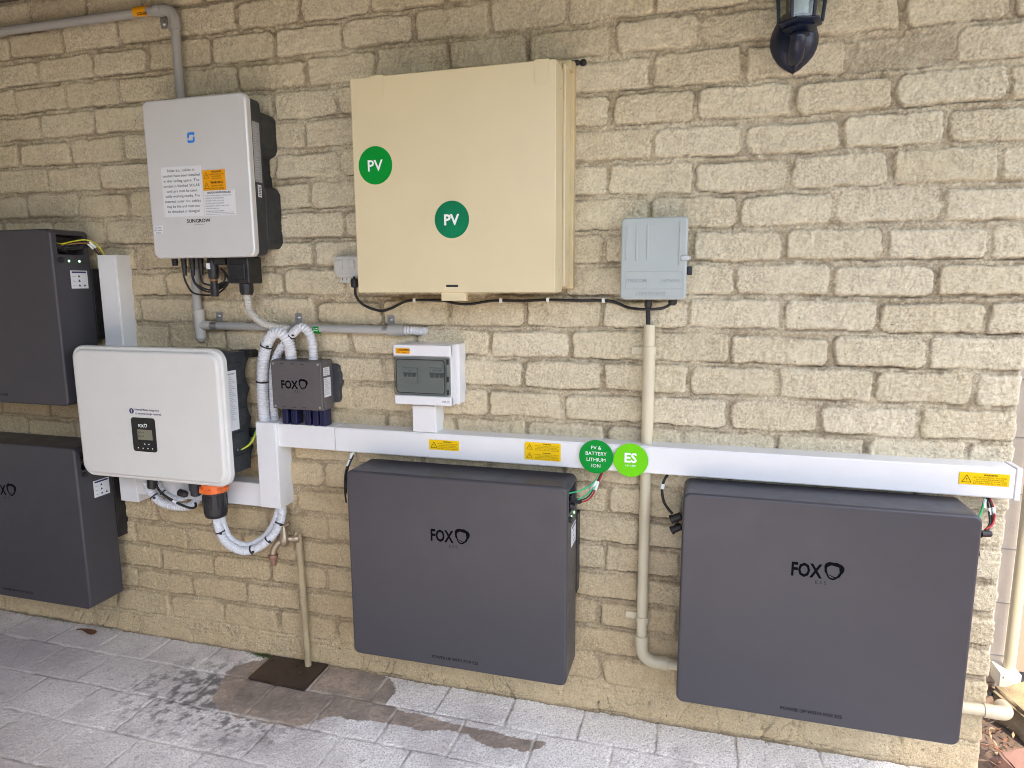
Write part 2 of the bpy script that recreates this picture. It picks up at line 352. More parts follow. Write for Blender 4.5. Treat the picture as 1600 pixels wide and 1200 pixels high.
    # right-hand end of the wall: arris set back a little at each joint
    e = sstep(XE-0.012, XE, X); rowoff = 0.005*vnoise(Z*0+0.5, np.floor((ZT-Z)/HC)+0.5, 1.0, 16, 1)*2
    Xo = X + sstep(XE-0.05, XE, X)*(rowoff-0.003+0.005*vnoise(X, Z, 40, 17, 2)-0.003*(1-prof)); Yo = Y + e*e*0.010
    m, n, b = newmat('cream_painted_brick'); p = geo(n)
    A = {}
    for k in ('joint', 'cav', 'tone', 'crack', 'foot'):
        x = n.nodes.new('ShaderNodeAttribute'); x.attribute_name = k; A[k] = x.outputs['Fac']
    base = mix(n, A['tone'], (0.83, 0.73, 0.495), (0.95, 0.86, 0.63))
    base = mix(n, ramp(n, noise(n, p, 4, 6, 0.65), [(0.35, 0.0), (0.65, 0.6)]), base, (0.94, 0.84, 0.61))
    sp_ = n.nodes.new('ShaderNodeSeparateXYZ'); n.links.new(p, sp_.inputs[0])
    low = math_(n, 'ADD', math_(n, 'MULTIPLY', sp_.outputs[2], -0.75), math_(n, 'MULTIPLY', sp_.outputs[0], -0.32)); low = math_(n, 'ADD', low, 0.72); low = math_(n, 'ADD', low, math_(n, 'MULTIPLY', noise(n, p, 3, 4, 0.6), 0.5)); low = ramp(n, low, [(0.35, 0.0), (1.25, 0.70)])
    base = mix(n, low, base, (0.66, 0.49, 0.25))  # warm splash dirt low down, plus leftward light warmth painted into the colour
    grime = ramp(n, noise(n, p, 28, 8, 0.75), [(0.42, 0.0), (0.62, 0.55)])
    base = mix(n, math_(n, 'MULTIPLY', grime, 0.35), base, (0.38, 0.30, 0.175))
    cv = math_(n, 'MULTIPLY', A['cav'], ramp(n, noise(n, p, 45, 6, 0.7), [(0.3, 0.45), (0.7, 1.0)]))
    base = mix(n, math_(n, 'MULTIPLY', cv, 0.80), base, (0.26, 0.19, 0.115))
    rough_ = math_(n, 'ADD', math_(n, 'MULTIPLY', A['joint'], 0.35), ramp(n, noise(n, p, 7, 4, 0.6), [(0.38, 0.45), (0.62, 1.0)]))
    st1 = math_(n, 'MULTIPLY', ramp(n, noise(n, p, 165, 3, 0.65), [(0.45, 0.0), (0.60, 1.0)]), rough_); base = mix(n, math_(n, 'MULTIPLY', st1, 0.48), base, (0.35, 0.26, 0.155))  # dark stipple: pore dirt plus grain relief shade painted into the colour
    st2 = math_(n, 'MULTIPLY', ramp(n, noise(n, p, 190, 2, 0.5), [(0.30, 1.0), (0.44, 0.0)]), rough_); base = mix(n, math_(n, 'MULTIPLY', st2, 0.40), base, (0.92, 0.87, 0.72))  # pale stipple: grain highlights painted into the colour
    pits2 = ramp(n, noise(n, p, 85, 3, 0.6), [(0.70, 0.0), (0.74, 0.8)]); base = mix(n, pits2, base, (0.16, 0.13, 0.09))
    base = mix(n, math_(n, 'MULTIPLY', A['crack'], 0.72), base, (0.065, 0.050, 0.038))
    stain = math_(n, 'MULTIPLY', A['foot'], ramp(n, noise(n, p, 60, 6, 0.75), [(0.60, 0.0), (0.70, 0.9)])); base = mix(n, stain, base, (0.06, 0.05, 0.04))
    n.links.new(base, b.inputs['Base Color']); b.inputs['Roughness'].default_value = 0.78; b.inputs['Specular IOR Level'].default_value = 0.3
    u = n.nodes.new('ShaderNodeBump'); u.inputs['Distance'].default_value = 0.007; hh = math_(n, 'ADD', noise(n, p, 130, 6, 0.75), math_(n, 'MULTIPLY', noise(n, p, 420, 3, 0.6), 0.5))
    n.links.new(hh, u.inputs['Height']); n.links.new(u.outputs[0], b.inputs['Normal'])
    # one skin: front face, then round the right end to the back
    nb = 12
    def ext(Aa, vals): return np.concatenate([Aa]+[np.broadcast_to(v, (1, Aa.shape[1])) for v in vals], 0)
    ys = [0.02, 0.05, 0.08, 0.11]; edge = Xo[-1]
    XX = ext(Xo, [edge-0.002+0.003*np.sin(Z[-1]*90+i) for i in range(4)]+[np.full_like(edge, -4.3)]); YY = ext(Yo, [np.full_like(edge, y) for y in ys]+[np.full_like(edge, 0.11)])
    ZZ = ext(Z, [Z[-1]]*5)
    at = {}
    for k, v in (('joint', 1-prof), ('cav', cav), ('tone', tone), ('crack', np.clip(crack+dk*0.7+0.8*sstep(0.016, 0.002, Z+0.010*vnoise(X, Z, 30, 35, 3)), 0, 1)), ('foot', foot)): at[k] = ext(v, [v[-1]]*5)
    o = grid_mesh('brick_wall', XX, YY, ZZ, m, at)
    tag(o, 'cream painted brick wall carrying all the boxes, ducts and pipes', 'wall')
build_wall()

# ------------------------------------------------------------------ paving and ground
def inpoly(X, Y, poly):
    c = np.zeros(X.shape, bool); j = len(poly)-1
    for i in range(len(poly)):
        xi, yi = poly[i]; xj, yj = poly[j]
        c ^= ((yi > Y) != (yj > Y)) & (X < (xj-xi)*(Y-yi)/(yj-yi+1e-12)+xi); j = i
    return c
def build_paving():
    st = 0.0042
    xs = np.r_[np.arange(-7, -3.7, 0.04), np.arange(-3.7, 0.36, st)]; ys = np.r_[np.arange(-6, -1.45, 0.04), np.arange(-1.45, 0.012, st)]
    X, Y = np.meshgrid(xs, ys, indexing='ij')
    xx = X+0.003*vnoise(X, Y, 18, 41, 3)*2; yy = Y+0.004*vnoise(X, Y, 7, 42, 3)*2
    PY, PX = 0.1725, 0.2315
    row = np.floor((-yy-0.148)/PY+1); off = np.where(row % 2 == 0, -0.303, -0.193); row = row.astype(int)
    u = (xx-off)/PX; col = np.floor(u).astype(int); fx = (u-col)*PX; fy = (-yy-0.148)-(row-1)*PY
    d = np.minimum(np.minimum(fx, PX-fx), np.minimum(fy, PY-fy))
    d = d-0.0012-0.0010*vnoise(X, Y, 60, 43, 2)*2
    prof = sstep(0.0, 0.0042, d)
    hsh = lambda a, b_, s_: (np.sin(a*127.1+b_*311.7+s_*74.7)*43758.5453) % 1.0
    t = hsh(row, col, 1); tl = (hsh(row, col, 2)-0.5)*0.012; tl2 = (hsh(row, col, 3)-0.5)*0.012
    h = prof*(0.0032+0.002*(t-0.5)+(fx-PX/2)*tl+(fy-PY/2)*tl2) + 0.0012*vnoise(X, Y, 60, 44, 3)*2 + 0.0006*rng.standard_normal(X.shape)
    poly = [G(*q)[:2] for q in [(425,1027),(395,1033),(365,1042),(352,1055),(340,1075),(330,1092),(345,1110),(372,1121),(420,1130),(452,1136),(485,1129),(500,1124),(520,1119),(550,1127),(600,1129),(615,1131),(628,1133),(650,1141),(700,1142),(735,1149),(760,1166),(775,1171),(800,1170),(817,1173),(840,1172),(852,1165),(850,1160),(820,1156),(792,1150),(775,1143),(740,1137),(700,1130),(675,1119),(650,1115),(622,1108),(604,1100),(610,1090),(617,1082),(621,1072),(612,1060),(590,1053),(560,1043),(515,1034),(480,1026),(450,1020)]]
    wx = X+0.016*vnoise(X, Y, 22, 45, 3)*2; wy = Y+0.012*vnoise(X, Y, 22, 46, 3)*2
    stain = np.zeros(X.shape); core = (X > -3) & (X < -0.6) & (Y > -0.6)
    stain[core] = inpoly(wx[core], wy[core], poly).astype(float)
    # speckled, splashed patch left of the pit lid
    cx, cy = G(322, 1085)[:2]; dd = np.hypot((X-cx-0.07)/0.50, (Y-cy)/0.30); spl = np.clip(1.15*sstep(1.1, 0.2, dd)*sstep(-0.14+0.15*dd, 0.08+0.15*dd, vnoise(X, Y, 46, 47, 5, 0.6)), 0, 1)*(1-stain)
    # powdery white bloom: along the wall, around the patch and to the right
    white = 0.02+0.60*sstep(-0.26, -0.02, Y) + 0.75*sstep(-2.0, -1.2, X)*sstep(-1.2, -0.3, Y) + 0.75*np.exp(-((X+2.25)/0.42)**2-((Y+0.38)/0.20)**2) + 0.5*np.exp(-((X+2.0)/0.5)**2-((Y+0.55)/0.22)**2) + 0.45*sstep(-2.4, -1.4, X)
    white = np.clip(white*(0.72+0.9*vnoise(X, Y, 9, 48, 4)*1.4)+0.25*vnoise(X, Y, 70, 49, 3), 0, 1)
    m, n, b = newmat('concrete_paver'); p = geo(n); A = {}
    for k in ('stain', 'splash', 'white', 'tone', 'gap'):
        x = n.nodes.new('ShaderNodeAttribute'); x.attribute_name = k; A[k] = x.outputs['Fac']
    base = mix(n, A['tone'], (0.42, 0.37, 0.36), (0.53, 0.475, 0.46))
    base = mix(n, ramp(n, noise(n, p, 9, 6, 0.7), [(0.35, 0.0), (0.7, 0.6)]), base, (0.50, 0.47, 0.455))
    grain = noise(n, p, 150, 3, 0.7)
    wf = math_(n, 'MULTIPLY', A['white'], ramp(n, grain, [(0.34, 0.25), (0.53, 1.0)])); base = mix(n, wf, base, (0.93, 0.905, 0.855))
    base = mix(n, ramp(n, noise(n, p, 175, 3, 0.65), [(0.52, 0.0), (0.68, 0.65)]), base, (0.28, 0.255, 0.24))
    base = mix(n, ramp(n, noise(n, p, 24, 5, 0.6), [(0.64, 0.0), (0.70, 0.45)]), base, (0.16, 0.12, 0.11))
    base = mix(n, math_(n, 'MULTIPLY', A['splash'], 0.85), base, (0.13, 0.12, 0.115))
    sc_ = mix(n, ramp(n, noise(n, p, 7, 6, 0.7), [(0.35, 0.0), (0.65, 1.0)]), (0.15, 0.12, 0.10), (0.48, 0.37, 0.28)); sc_ = mix(n, ramp(n, noise(n, p, 60, 6, 0.75), [(0.42, 0.0), (0.62, 0.75)]), sc_, (0.17, 0.145, 0.12))
    base = mix(n, math_(n, 'MULTIPLY', A['stain'], 0.90), base, sc_)
    gm = math_(n, 'MULTIPLY', A['gap'], 0.6); gc = mix(n, ramp(n, noise(n, p, 5, 3), [(0.45, 0.0), (0.55, 1.0)]), (0.16, 0.14, 0.12), (0.72, 0.69, 0.63)); base = mix(n, gm, base, gc)
    n.links.new(base, b.inputs['Base Color']); n.links.new(math_(n, 'SUBTRACT', 0.85, math_(n, 'MULTIPLY', A['stain'], 0.38)), b.inputs['Roughness'])
    b.inputs['Specular IOR Level'].default_value = 0.35
    u_ = n.nodes.new('ShaderNodeBump'); u_.inputs['Distance'].default_value = 0.004; n.links.new(grain, u_.inputs['Height']); n.links.new(math_(n, 'SUBTRACT', 1.0, math_(n, 'MULTIPLY', A['stain'], 0.6)), u_.inputs['Strength']); n.links.new(u_.outputs[0], b.inputs['Normal'])
    o = grid_mesh('pavement', X, Y, h-0.003, m, dict(stain=stain, splash=spl, white=white, tone=t, gap=1-prof))
    tag(o, kind='structure', label='pale concrete pavers laid up to the foot of the brick wall')
build_paving()
g = MB(); g.add([(-200, -200, -0.016), (200, -200, -0.016), (200, 200, -0.016), (-200, 200, -0.016)], [(0, 1, 2, 3)])
gm = simple('bare_soil', (0.13, 0.085, 0.06), 0.95, var=0.3, bump=0.01, bs=30)
g.build('ground', gm, kind='structure', org=(0, 0, -0.016))

# ------------------------------------------------------------------ roof over the passage
g = MB()
RY = -2.5
g.box(-7, 1.15, RY, 0.115, 2.56, 2.66, b=0.004); g.box(-7, -1.9, -3.7, RY-.002, 2.56, 2.66, b=0.004)  # second slab is unseen, added to darken the left side
for i in range(8): g.box(-7, 1.15, -0.35-i*0.33, -0.31-i*0.33, 2.50, 2.5595, b=0.003)
g.box(-7, 0.30, -0.034, -0.0125, 2.352, 2.498, b=0.004)
g.build('carport_roof', MT['roof'], label='dark timber roof whose edge shows above the top left corner of the brick wall', cat='roof')
g = MB(); g.box(-4.45, -4.31, -3.63, 0.115, -.02, 2.556, b=0.004)  # unseen wall, added to shade the left end
g.build('side_wall', MT['render'], label='unseen rendered wall added at the left end of the passage to keep light out', cat='wall')
t = thing('light_blocking_fence', 'unseen dark timber fence added behind the camera to cut level light', 'fence', (-2, -5.3, 0))  # unseen, added to cut level light from behind the camera
dkf = simple('dark_stained_timber', (0.10, 0.075, 0.055), 0.7, var=0.25, bump=0.002, bs=40)
g = MB()
for i in range(82): g.box(-9+i*.15, -8.86+i*.15, -5.33, -5.30, .03, 2.15, b=0.003)
g.build('paling', dkf, t)
g = MB()
for z_ in (.4, 1.1, 1.8): g.box(-9, 3.4, -5.2985, -5.25, z_, z_+.09, b=0.003)
g.build('rail', dkf, t)
t = thing('light_blocking_screen', 'unseen dark timber screen added at the front left to block sky light', 'screen', (-3, -3.6, 0))  # unseen, added to block front-left sky so the left falls darker
g = MB()
for i in range(20): g.box(-4.3, -1.85, -3.63, -3.6, .05+i*.122, .155+i*.122, b=0.003)
g.build('slat', dkf, t)
g = MB()
for x_ in (-4.28, -3.05, -1.93): g.box(x_, x_+.08, -3.5985, -3.52, -.02, 2.5, b=0.003)
g.build('post', dkf, t)

def quad(a, b_, c, d, dep):   # TL TR BR BL pixels -> x0,x1,z0,z1
    p = [P(*q, dep) for q in (a, b_, c, d)]
    return (p[0][0]+p[3][0])/2, (p[1][0]+p[2][0])/2, (p[2][2]+p[3][2])/2, (p[0][2]+p[1][2])/2
def rectpx(u0, v0, u1, v1, dep):
    return quad((u0, v0), (u1, v0), (u1, v1), (u0, v1), dep)
def swirl(mb, cx, cz, y, r, m, ux=(1, 0, 0), th=0.30):
    """three-lobed open ring emblem, two crossing strokes"""
    ux = Vector(ux); uz = Vector((0, 0, 1)); un = ux.cross(uz)*-1
    for ph, rs, tt in ((0.35, 1.0, th), (1.15, 0.86, th*0.55)):
        n = 48; A = []; B = []
        for i in range(n):
            w = 2*PI*i/n; k = 1+0.13*math.cos(3*(w-ph)); t = tt*(1+0.45*math.sin(w+ph))
            for L_, q in ((A, 1.0), (B, 1-t)):
                R1 = r*rs*k*q; L_.append(Vector((cx, y, cz))+ux*(R1*math.cos(w)*0.98)+uz*(R1*math.sin(w))-un*(0.00005*ph))
        mb.add(A+B, [(i, (i+1) % n, n+(i+1) % n, n+i) for i in range(n)], m)
def logo(mb, x0, x1, zb, h, y, m, mf=None, sub=True):
    """FOX + emblem + ESS, letters spanning x0..x1"""
    mb.text('FOX', (x0, y, zb), h, m, w=x1-x0, al='L', bold=0.030)
    r = h*0.64; swirl(mb, x1+r*1.15, zb+h*0.66, y, r, m)
    if sub: mb.text('E S S', (x0+(x1-x0)*0.80, y, zb-h*0.46), h*0.26, m if mf is None else mf, al='L')
def tri_sign(mb, cx, cz, y, s_, m=1):
    o = [(cx-s_/2, cz-s_*0.42), (cx+s_/2, cz-s_*0.42), (cx, cz+s_*0.48)]; c = (cx, cz-s_*0.12)
    i_ = [(c[0]+(a-c[0])*0.80, c[1]+(b-c[1])*0.80) for a, b in o]
    mb.add([(a, y, b) for a, b in o+i_], [(i, (i+1) % 3, 3+(i+1) % 3, 3+i) for i in range(3)], m)
    q = s_*0.16
    mb.add([(cx+q*.3, y, cz+q*1.1), (cx-q*.5, y, cz-q*.3), (cx+q*.05, y, cz-q*.25), (cx-q*.25, y, cz-q*1.7), (cx+q*.55, y, cz+q*.1), (cx+q*.05, y, cz+q*.1)], [(0, 1, 2, 3, 4, 5)], m)
def warn(name, parent, x0, x1, z0, z1, y, mats, blocks, label):
    """warning sticker: rows of (title, lines) each with its triangle"""
    g = MB(); g.box(x0, x1, y, y+0.0012, z0, z1, 0, b=0.0003); yy = y-0.0002; H_ = (z1-z0)/len(blocks); w = x1-x0
    for i, (ti, ls) in enumerate(blocks):
        zt = z1-i*H_; s_ = min(H_*0.72, w*0.24); tri_sign(g, x0+w*0.05+s_/2, zt-H_*0.52, yy, s_)
        n = len(ls)+1.3; lh = H_*0.86/n; cx = x0+w*0.62
        g.text(ti, (cx, yy, zt-H_*0.06-lh*1.05), lh*0.85, 1, bold=0.03)
        for j, l in enumerate(ls): g.text(l, (cx, yy, zt-H_*0.06-lh*(2.2+j)), lh*0.62, 1, w=min(w*0.66, w*0.66*len(l)/22))
    return g.build(name, mats, parent, label=label)
def ties(parent, path, ts, r, w=0.0022, n='cable_tie'):
    p = catmull(path, 0.004)
    for t in ts:
        i = int(t*(len(p)-2)); a = p[i]; d = (p[i+1]-p[i]).normalized(); g = MB()
        g.lathe([(r-0.001, -w), (r+0.0012, -w), (r+0.0012, w), (r-0.001, w)], a, d, 20)
        q = d.orthogonal(); g.box(a.x+r*0.7, a.x+r*0.7+0.007, a.y-r*0.75-0.006, a.y-r*0.75, a.z-0.003, a.z+0.003, b=0.0005)
        g.build(n, MT['black'], parent)

# ------------------------------------------------------------------ batteries
BX0, BX1, BZ0, BZ1, BF, BB = -1.484, -0.791, 0.194, 0.800, -0.190, -0.047
def make_battery():
    root = thing('battery_cabinet', 'charcoal battery cabinet hanging under the white duct, right of the brass tap', 'battery', ((BX0+BX1)/2, BB, BZ0), 'charcoal battery cabinets on the wall')
    g = MB(); g.rr(BX0, BX1, BZ0, BZ1, BB, BF, r=0.020, fil=0.008, n=8, k=5)
    sh = g.build('cover', MT['battery'], root)
    c = MB(); c.box(BX1-0.05, BX1+0.05, BF+0.022, BB-0.018, BZ1-0.085, BZ1-0.018, b=0.004)
    co = c.build('cut', MT['black'], root)
    sh.modifiers.clear(); md = sh.modifiers.new('b', 'BOOLEAN'); md.object = co; md.operation = 'DIFFERENCE'; md.solver = 'EXACT'
    bpy.context.view_layer.update(); dg = bpy.context.evaluated_depsgraph_get()
    me = bpy.data.meshes.new_from_object(sh.evaluated_get(dg)); sh.modifiers.clear(); sh.data = me; me.set_sharp_from_angle(angle=R_(50)); wn_ = sh.modifiers.new('wn', 'WEIGHTED_NORMAL'); wn_.keep_sharp = True; wn_.weight = 80
    bpy.data.objects.remove(co); me.name = 'cover'
    g = MB(); yy = BF-0.0004
    a, b_ = P(673, 838, .19), P(709, 850, .19); logo(g, a[0], b_[0], b_[2]+0.004, 0.036, yy, 0, 1)
    g.build('emblem', [MT['logo'], MT['faint']], root)
    g = MB(); a, b_ = P(675, 1028, .19), P(747, 1038, .19); g.text('POWER UP WITH FOX ESS', (a[0], yy, b_[2]-0.002), 0.0095, 0, w=b_[0]-a[0], al='L', bold=0.01); g.build('slogan', MT['logo'], root)
    g = MB(); xs = BX1-0.046
    g.box(xs-0.002, xs+0.012, BF+0.03, BB-0.026, BZ1-0.080, BZ1-0.024, 0)
    for y_ in (-0.155, -0.125, -0.095): g.cyl((xs+0.012, y_, BZ1-0.058), (xs+0.043, y_, BZ1-0.058), 0.009, 14)
    g.build('socket_panel', MT['black'], root)
    g = MB(); g.cyl((BX1-0.001, -0.160, BZ1-0.103), (BX1+0.008, -0.160, BZ1-0.103), 0.009, 18); g.build('switch_knob', MT['black'], root)
    for y_ in (-0.128, -0.088):
        g = MB(); g.cyl((BX1-0.001, y_, BZ1-0.106), (BX1+0.0015, y_, BZ1-0.106), 0.0035, 12); g.build('indicator_light', MT['led'], root)
    g = MB(); g.box(BX1-0.0002, BX1+0.0008, -0.128, -0.062, BZ1-0.200, BZ1-0.138, 0, b=0.0002)
    g.box(BX1+0.0008, BX1+0.0011, -0.123, -0.067, BZ1-0.147, BZ1-0.141, 1, b=0)
    for i in range(3):
        z_ = BZ1-0.158-i*0.016; g.text(('Alarm', 'Status', 'Power')[i], (BX1+0.0010, -0.122, z_-0.002), 0.0035, 1, al='L', ux=(0, 1, 0))
        for k in range(1 if i < 2 else 2):
            y_ = -0.096+k*0.02; g.add([(BX1+0.0010, y_-0.005, z_-0.003), (BX1+0.0010, y_+0.005, z_-0.003), (BX1+0.0010, y_, z_+0.006)], [(0, 1, 2)], 1)
    g.build('side_label', [MT['paper'], MT['navy']], root)
    for xa, xb in ((BX0+0.05, BX0+0.09), (BX1-0.035, BX1+0.003)):
        g = MB(); g.box(xa, xb, BB+0.002, 0.004, BZ0+0.225, BZ1-0.13)
        for z_ in (BZ0+0.24, BZ0+0.30): g.cyl((xb-.010, BB-0.001, z_), (xb-.010, BB+0.004, z_), 0.004, 10, 1)
        g.build('wall_bracket', [MT['black'], MT['galv']], root)
    return root
def dup(root, dx, dz, label):
    r = root.copy(); C.objects.link(r); r.location = root.location+Vector((dx, 0, dz)); r['label'] = label; ORG[r.name] = r.location.copy()
    for ch in list(root.children):
        c = ch.copy(); C.objects.link(c); c.parent = r; ORG[c.name] = r.location.copy()
    return r
bat = make_battery()
dup(bat, 0.214-BX1, 0.206-BZ0, 'charcoal battery cabinet at the right end of the wall, nearest and largest in view')
dup(bat, -2.557-BX1, 0.948-BZ0, 'upper charcoal battery cabinet at the left edge, with two green lights on its side')
dup(bat, -2.553-BX1, 0.192-BZ0, 'charcoal battery cabinet cut by the left edge, lower of the two, just above the paving')

# ------------------------------------------------------------------ white cable ducts
DZ0, DZ1, DY = 0.822, 0.902, 0.066
t = thing('cable_duct', 'long white duct running across the wall above the right two batteries', 'cable duct', (-0.7, 0, DZ0), 'white cable ducts')
j = P(524, 700, .067)[0]
g = MB(); g.box(-1.815, j-0.001, -DY, 0.004, DZ0+.001, DZ1+.001, b=0.0025); g.box(j+0.001, 0.318, -DY, 0.004, DZ0, DZ1, b=0.0025)
g.box(j-0.002, j+0.002, -DY+0.002, 0.0, DZ0+0.002, DZ1-0.002, 1, b=0)
g.build('channel', [MT['duct'], MT['ductdark']], t)
g = MB(); g.box(j+0.0015, 0.318, -DY-0.0018, -DY+0.004, DZ0+0.003, DZ1-0.003, b=0.0012); g.build('lid', MT['duct'], t)
g = MB(); g.box(0.3185, 0.333, -DY-0.003, 0.004, DZ0-0.002, DZ1+0.002, b=0.003); g.build('end_cap', MT['duct'], t)
FY = -DY-0.0030
W1 = ('WARNING', ['BATTERY SYSTEM D.C. ISOLATORS', 'DO NOT DE-ENERGISE', 'THE BATTERY SYSTEM AND', 'BATTERY SYSTEM CABLING'])
W2 = ('WARNING', ['DO NOT DISCONNECT', 'D.C. PLUGS AND SOCKETS', 'UNDER LOAD'])
x0, x1, z0, z1 = quad((671, 687.5), (717, 688.5), (717, 704), (670, 703), .069); warn('warning_label', t, x0, x1, z0, z1, FY, [MT['yellow'], MT['ink']], [W1], 'yellow warning label nearest the breaker box')
x0, x1, z0, z1 = quad((819.5, 691), (875.5, 693), (876.5, 721), (820, 718), .069); warn('warning_label', t, x0, x1, z0, z1, FY, [MT['yellow'], MT['ink']], [W1, W1], 'taller yellow label with two warnings')
x0, x1, z0, z1 = quad((1499, 737), (1578, 742), (1577, 761), (1498, 756), .069); warn('warning_label', t, x0, x1, z0, z1, FY, [MT['yellow'], MT['ink']], [W1], 'yellow warning label near the right end')
def duct(label, x0, x1, z0, z1, d, extra=None):
    t = thing('cable_duct', label, 'cable duct', ((x0+x1)/2, 0, z0), 'white cable ducts')
    g = MB(); g.box(x0, x1, -d+0.004, 0.004, z0, z1, b=0.002); g.build('channel', MT['duct'], t)
    g = MB()
    g.box(x0+0.002, x1-0.002, -d, -d+0.0045, z0+0.001, z1-0.001, b=0.0012)
    g.build('lid', MT['duct'], t); return t
duct('upright white duct joining the long duct to the lower one beside the tap', -1.884, -1.806, 0.608, 0.907, 0.080)
duct('short white duct standing between the long duct and the breaker box', -1.314, -1.234, 0.9025, 0.988, 0.065)
duct('short low white duct passing behind the large white inverter', -2.43, -1.8845, 0.603, 0.686, 0.064)
duct('tall white duct between the upper left battery and the grey inverter', -2.503, -2.424, 0.572, 1.470, 0.065)

# round signs overhanging the long duct
def disc(name, cu, cv, r, dep, mat, lines, label, parent=None, th=0.0014, cat='sign', hs=None):
    c = P(cu, cv, dep); g = MB(); y = c[1]
    g.lathe([(r-0.0003, 0), (r, 0.0003), (r, th), (r-0.0003, th+0.0002)], (c[0], y, c[2]), (0, -1, 0), 48, 0)
    for tx, dz, h, bo, mi in lines: g.text(tx, (c[0], y-th-0.0005, c[2]+dz), h, mi, bold=bo)
    return g.build(name, [mat, MT['signwhite'], MT['meterdk']], parent, label=label, cat=None if parent else cat, group=None if parent else 'round signs on the long duct')
disc('round_sign', 931.5, 713.5, 0.0500, .0745, MT['green'], [('PV &', .022, .0105, .0, 1), ('BATTERY', .0045, .0105, .0, 1), ('LITHIUM', -.014, .0105, .0, 1), ('ION', -.032, .0105, .0, 1)], 'dark green round sign reading PV & BATTERY LITHIUM ION on the long duct')
disc('round_sign', 985.5, 719, 0.0495, .0745, MT['lime'], [('ES', -.006, .027, .03, 1), ('UN 3480', -.0185, .0055, .0, 1)], 'lime green round sign reading ES on the long duct')

# ------------------------------------------------------------------ grey inverter (upper left)
SX0, SX1, SZ0, SZ1, SY = -2.174, -1.790, 1.450, 1.938, -0.150
t = thing('inverter', 'tall silver grey inverter with blue emblem and white notices, upper left', 'inverter', ((SX0+SX1)/2, 0, SZ0))
g = MB(); g.rr(SX0, SX1, SZ0, SZ1, -0.128, SY, r=0.022, fil=0.007, n=8, k=5); g.build('front_cover', MT['silver'], t)
g = MB(); g.rr(SX0+.006, SX1-.003, SZ0+.006, SZ1-.006, -0.078, -0.1275, r=0.022, fil=0.004)
e1 = SX1-.001
g.poly([(SX0+.01, SZ0+.03), (e1-.012, SZ0+.03), (e1, SZ0+.045), (e1, 1.655), (e1-.010, 1.672), (e1-.028, 1.680), (e1-.030, 1.765), (e1-.010, 1.778), (e1-.002, 1.79), (e1-.002, 1.885), (e1-.014, 1.90), (SX0+.02, 1.90)], 0.004, -0.079, b=0.005)
g.build('body', MT['heatsink'], t)
g = MB(); xs = SX1-.0028
g.box(xs, xs+.0007, -0.122, -0.088, 1.68, 1.86, 0, b=0)
for i in range(24): g.text('SOLAR INVERTER RATED 240V AC'[:12+(i*7) % 15], (xs+.0009, -0.120, 1.853-i*.0071), 0.0032, 1, al='L', ux=(0, 1, 0), w=.014+.014*((i*37) % 7)/7)
g.build('rating_plate', [MT['greylabel'], MT['paper']], t)
g = MB(); g.box(xs, xs+.0008, -0.112, -0.095, 1.635, 1.672, 0, b=0)
for i in range(6): g.box(xs+.0008, xs+.0011, -0.109, -0.098, 1.640+i*.005, 1.642+i*.005, 1, b=0)
g.build('side_sticker', [MT['paper'], MT['ink']], t)
F = -SY+.0008
def spx(u0, v0, u1, v1): return rectpx(u0, v0, u1, v1, .15)
g = MB(); x0, x1, z0, z1 = quad((251.5, 262), (314, 258), (318.5, 337), (257.5, 339.5), .15); g.box(x0, x1, SY-.0010, SY, z0, z1, 0, b=.0002)
L = ["Solar d.c. cables in", "conduit have been installed", "in this ceiling space. The", "conduit is labelled 'SOLAR'", "and care must be taken", "while working nearby. The", "internal solar d.c. cables", "may be live and must not", "be disturbed or damaged"]
for i, l in enumerate(L): g.text(l, ((x0+x1)/2, SY-.0013, z1-.0155-i*(z1-z0-.012)/9), .0082, 1, w=(x1-x0)*.93*len(l)/27, bold=.004)
g.build('notice', [MT['paper'], MT['ink']], t, label='white notice about solar cables in the ceiling space')
x0, x1, z0, z1 = quad((316, 266), (352, 264.5), (353, 297), (318, 298), .15)
warn('warning_label', t, x0, x1, z0, z1, SY-.0012, [MT['amber'], MT['ink']], [('WARNING', ['HAZARDOUS D.C. VOLTAGE', 'MAY BE PRESENT', 'AFTER SHUTDOWN']), ('WARNING', ['MULTIPLE SUPPLIES', 'ISOLATE ALL SUPPLIES'])], 'amber label with two warnings')
g = MB(); x0, x1, z0, z1 = quad((318.5, 298.5), (366.5, 296), (369, 336), (320.5, 337.5), .15); g.box(x0, x1, SY-.0008, SY, z0, z1, 0, b=.0002)
g.text('SHUTDOWN PROCEDURE', ((x0+x1)/2, SY-.0011, z1-.009), .0055, 1, w=(x1-x0)*.75, bold=.03)
for i, l in enumerate(['1. TURN OFF THE INVERTER A.C. MAIN SWITCH', '   LOCATED AT THE SWITCHBOARD', '2. TURN OFF THE D.C. ISOLATOR', '   LOCATED UNDER THE INVERTER', 'WARNING: DO NOT OPEN PLUG AND SOCKET', 'CONNECTORS UNDER LOAD', 'WARNING: D.C. VOLTAGE PRESENT']):
    g.text(l, (x0+.004, SY-.0011, z1-.017-i*.0078), .0034, 1, al='L', w=(x1-x0)*.88*len(l)/42)
for i in range(2): g.box(x0+.004, x1-.006, SY-.0011, SY-.0009, z0+.009-i*.005, z0+.0096-i*.005, 1, b=0)
g.build('notice', [MT['paper'], MT['ink']], t, label='white shutdown procedure notice')
g = MB(); x0, x1, z0, z1 = rectpx(292, 341, 329, 347.5, .15); g.text('SUNGROW', (x0, SY-.0004, z0), (z1-z0)*.85, 0, w=x1-x0, al='L', bold=.02); g.text('Clean power for all', ((x0+x1)/2, SY-.0004, z0-.008), .003, 0); g.build('maker_name', MT['ink'], t)
g = MB(); c = P(298.5, 215, .15); r_ = .0155
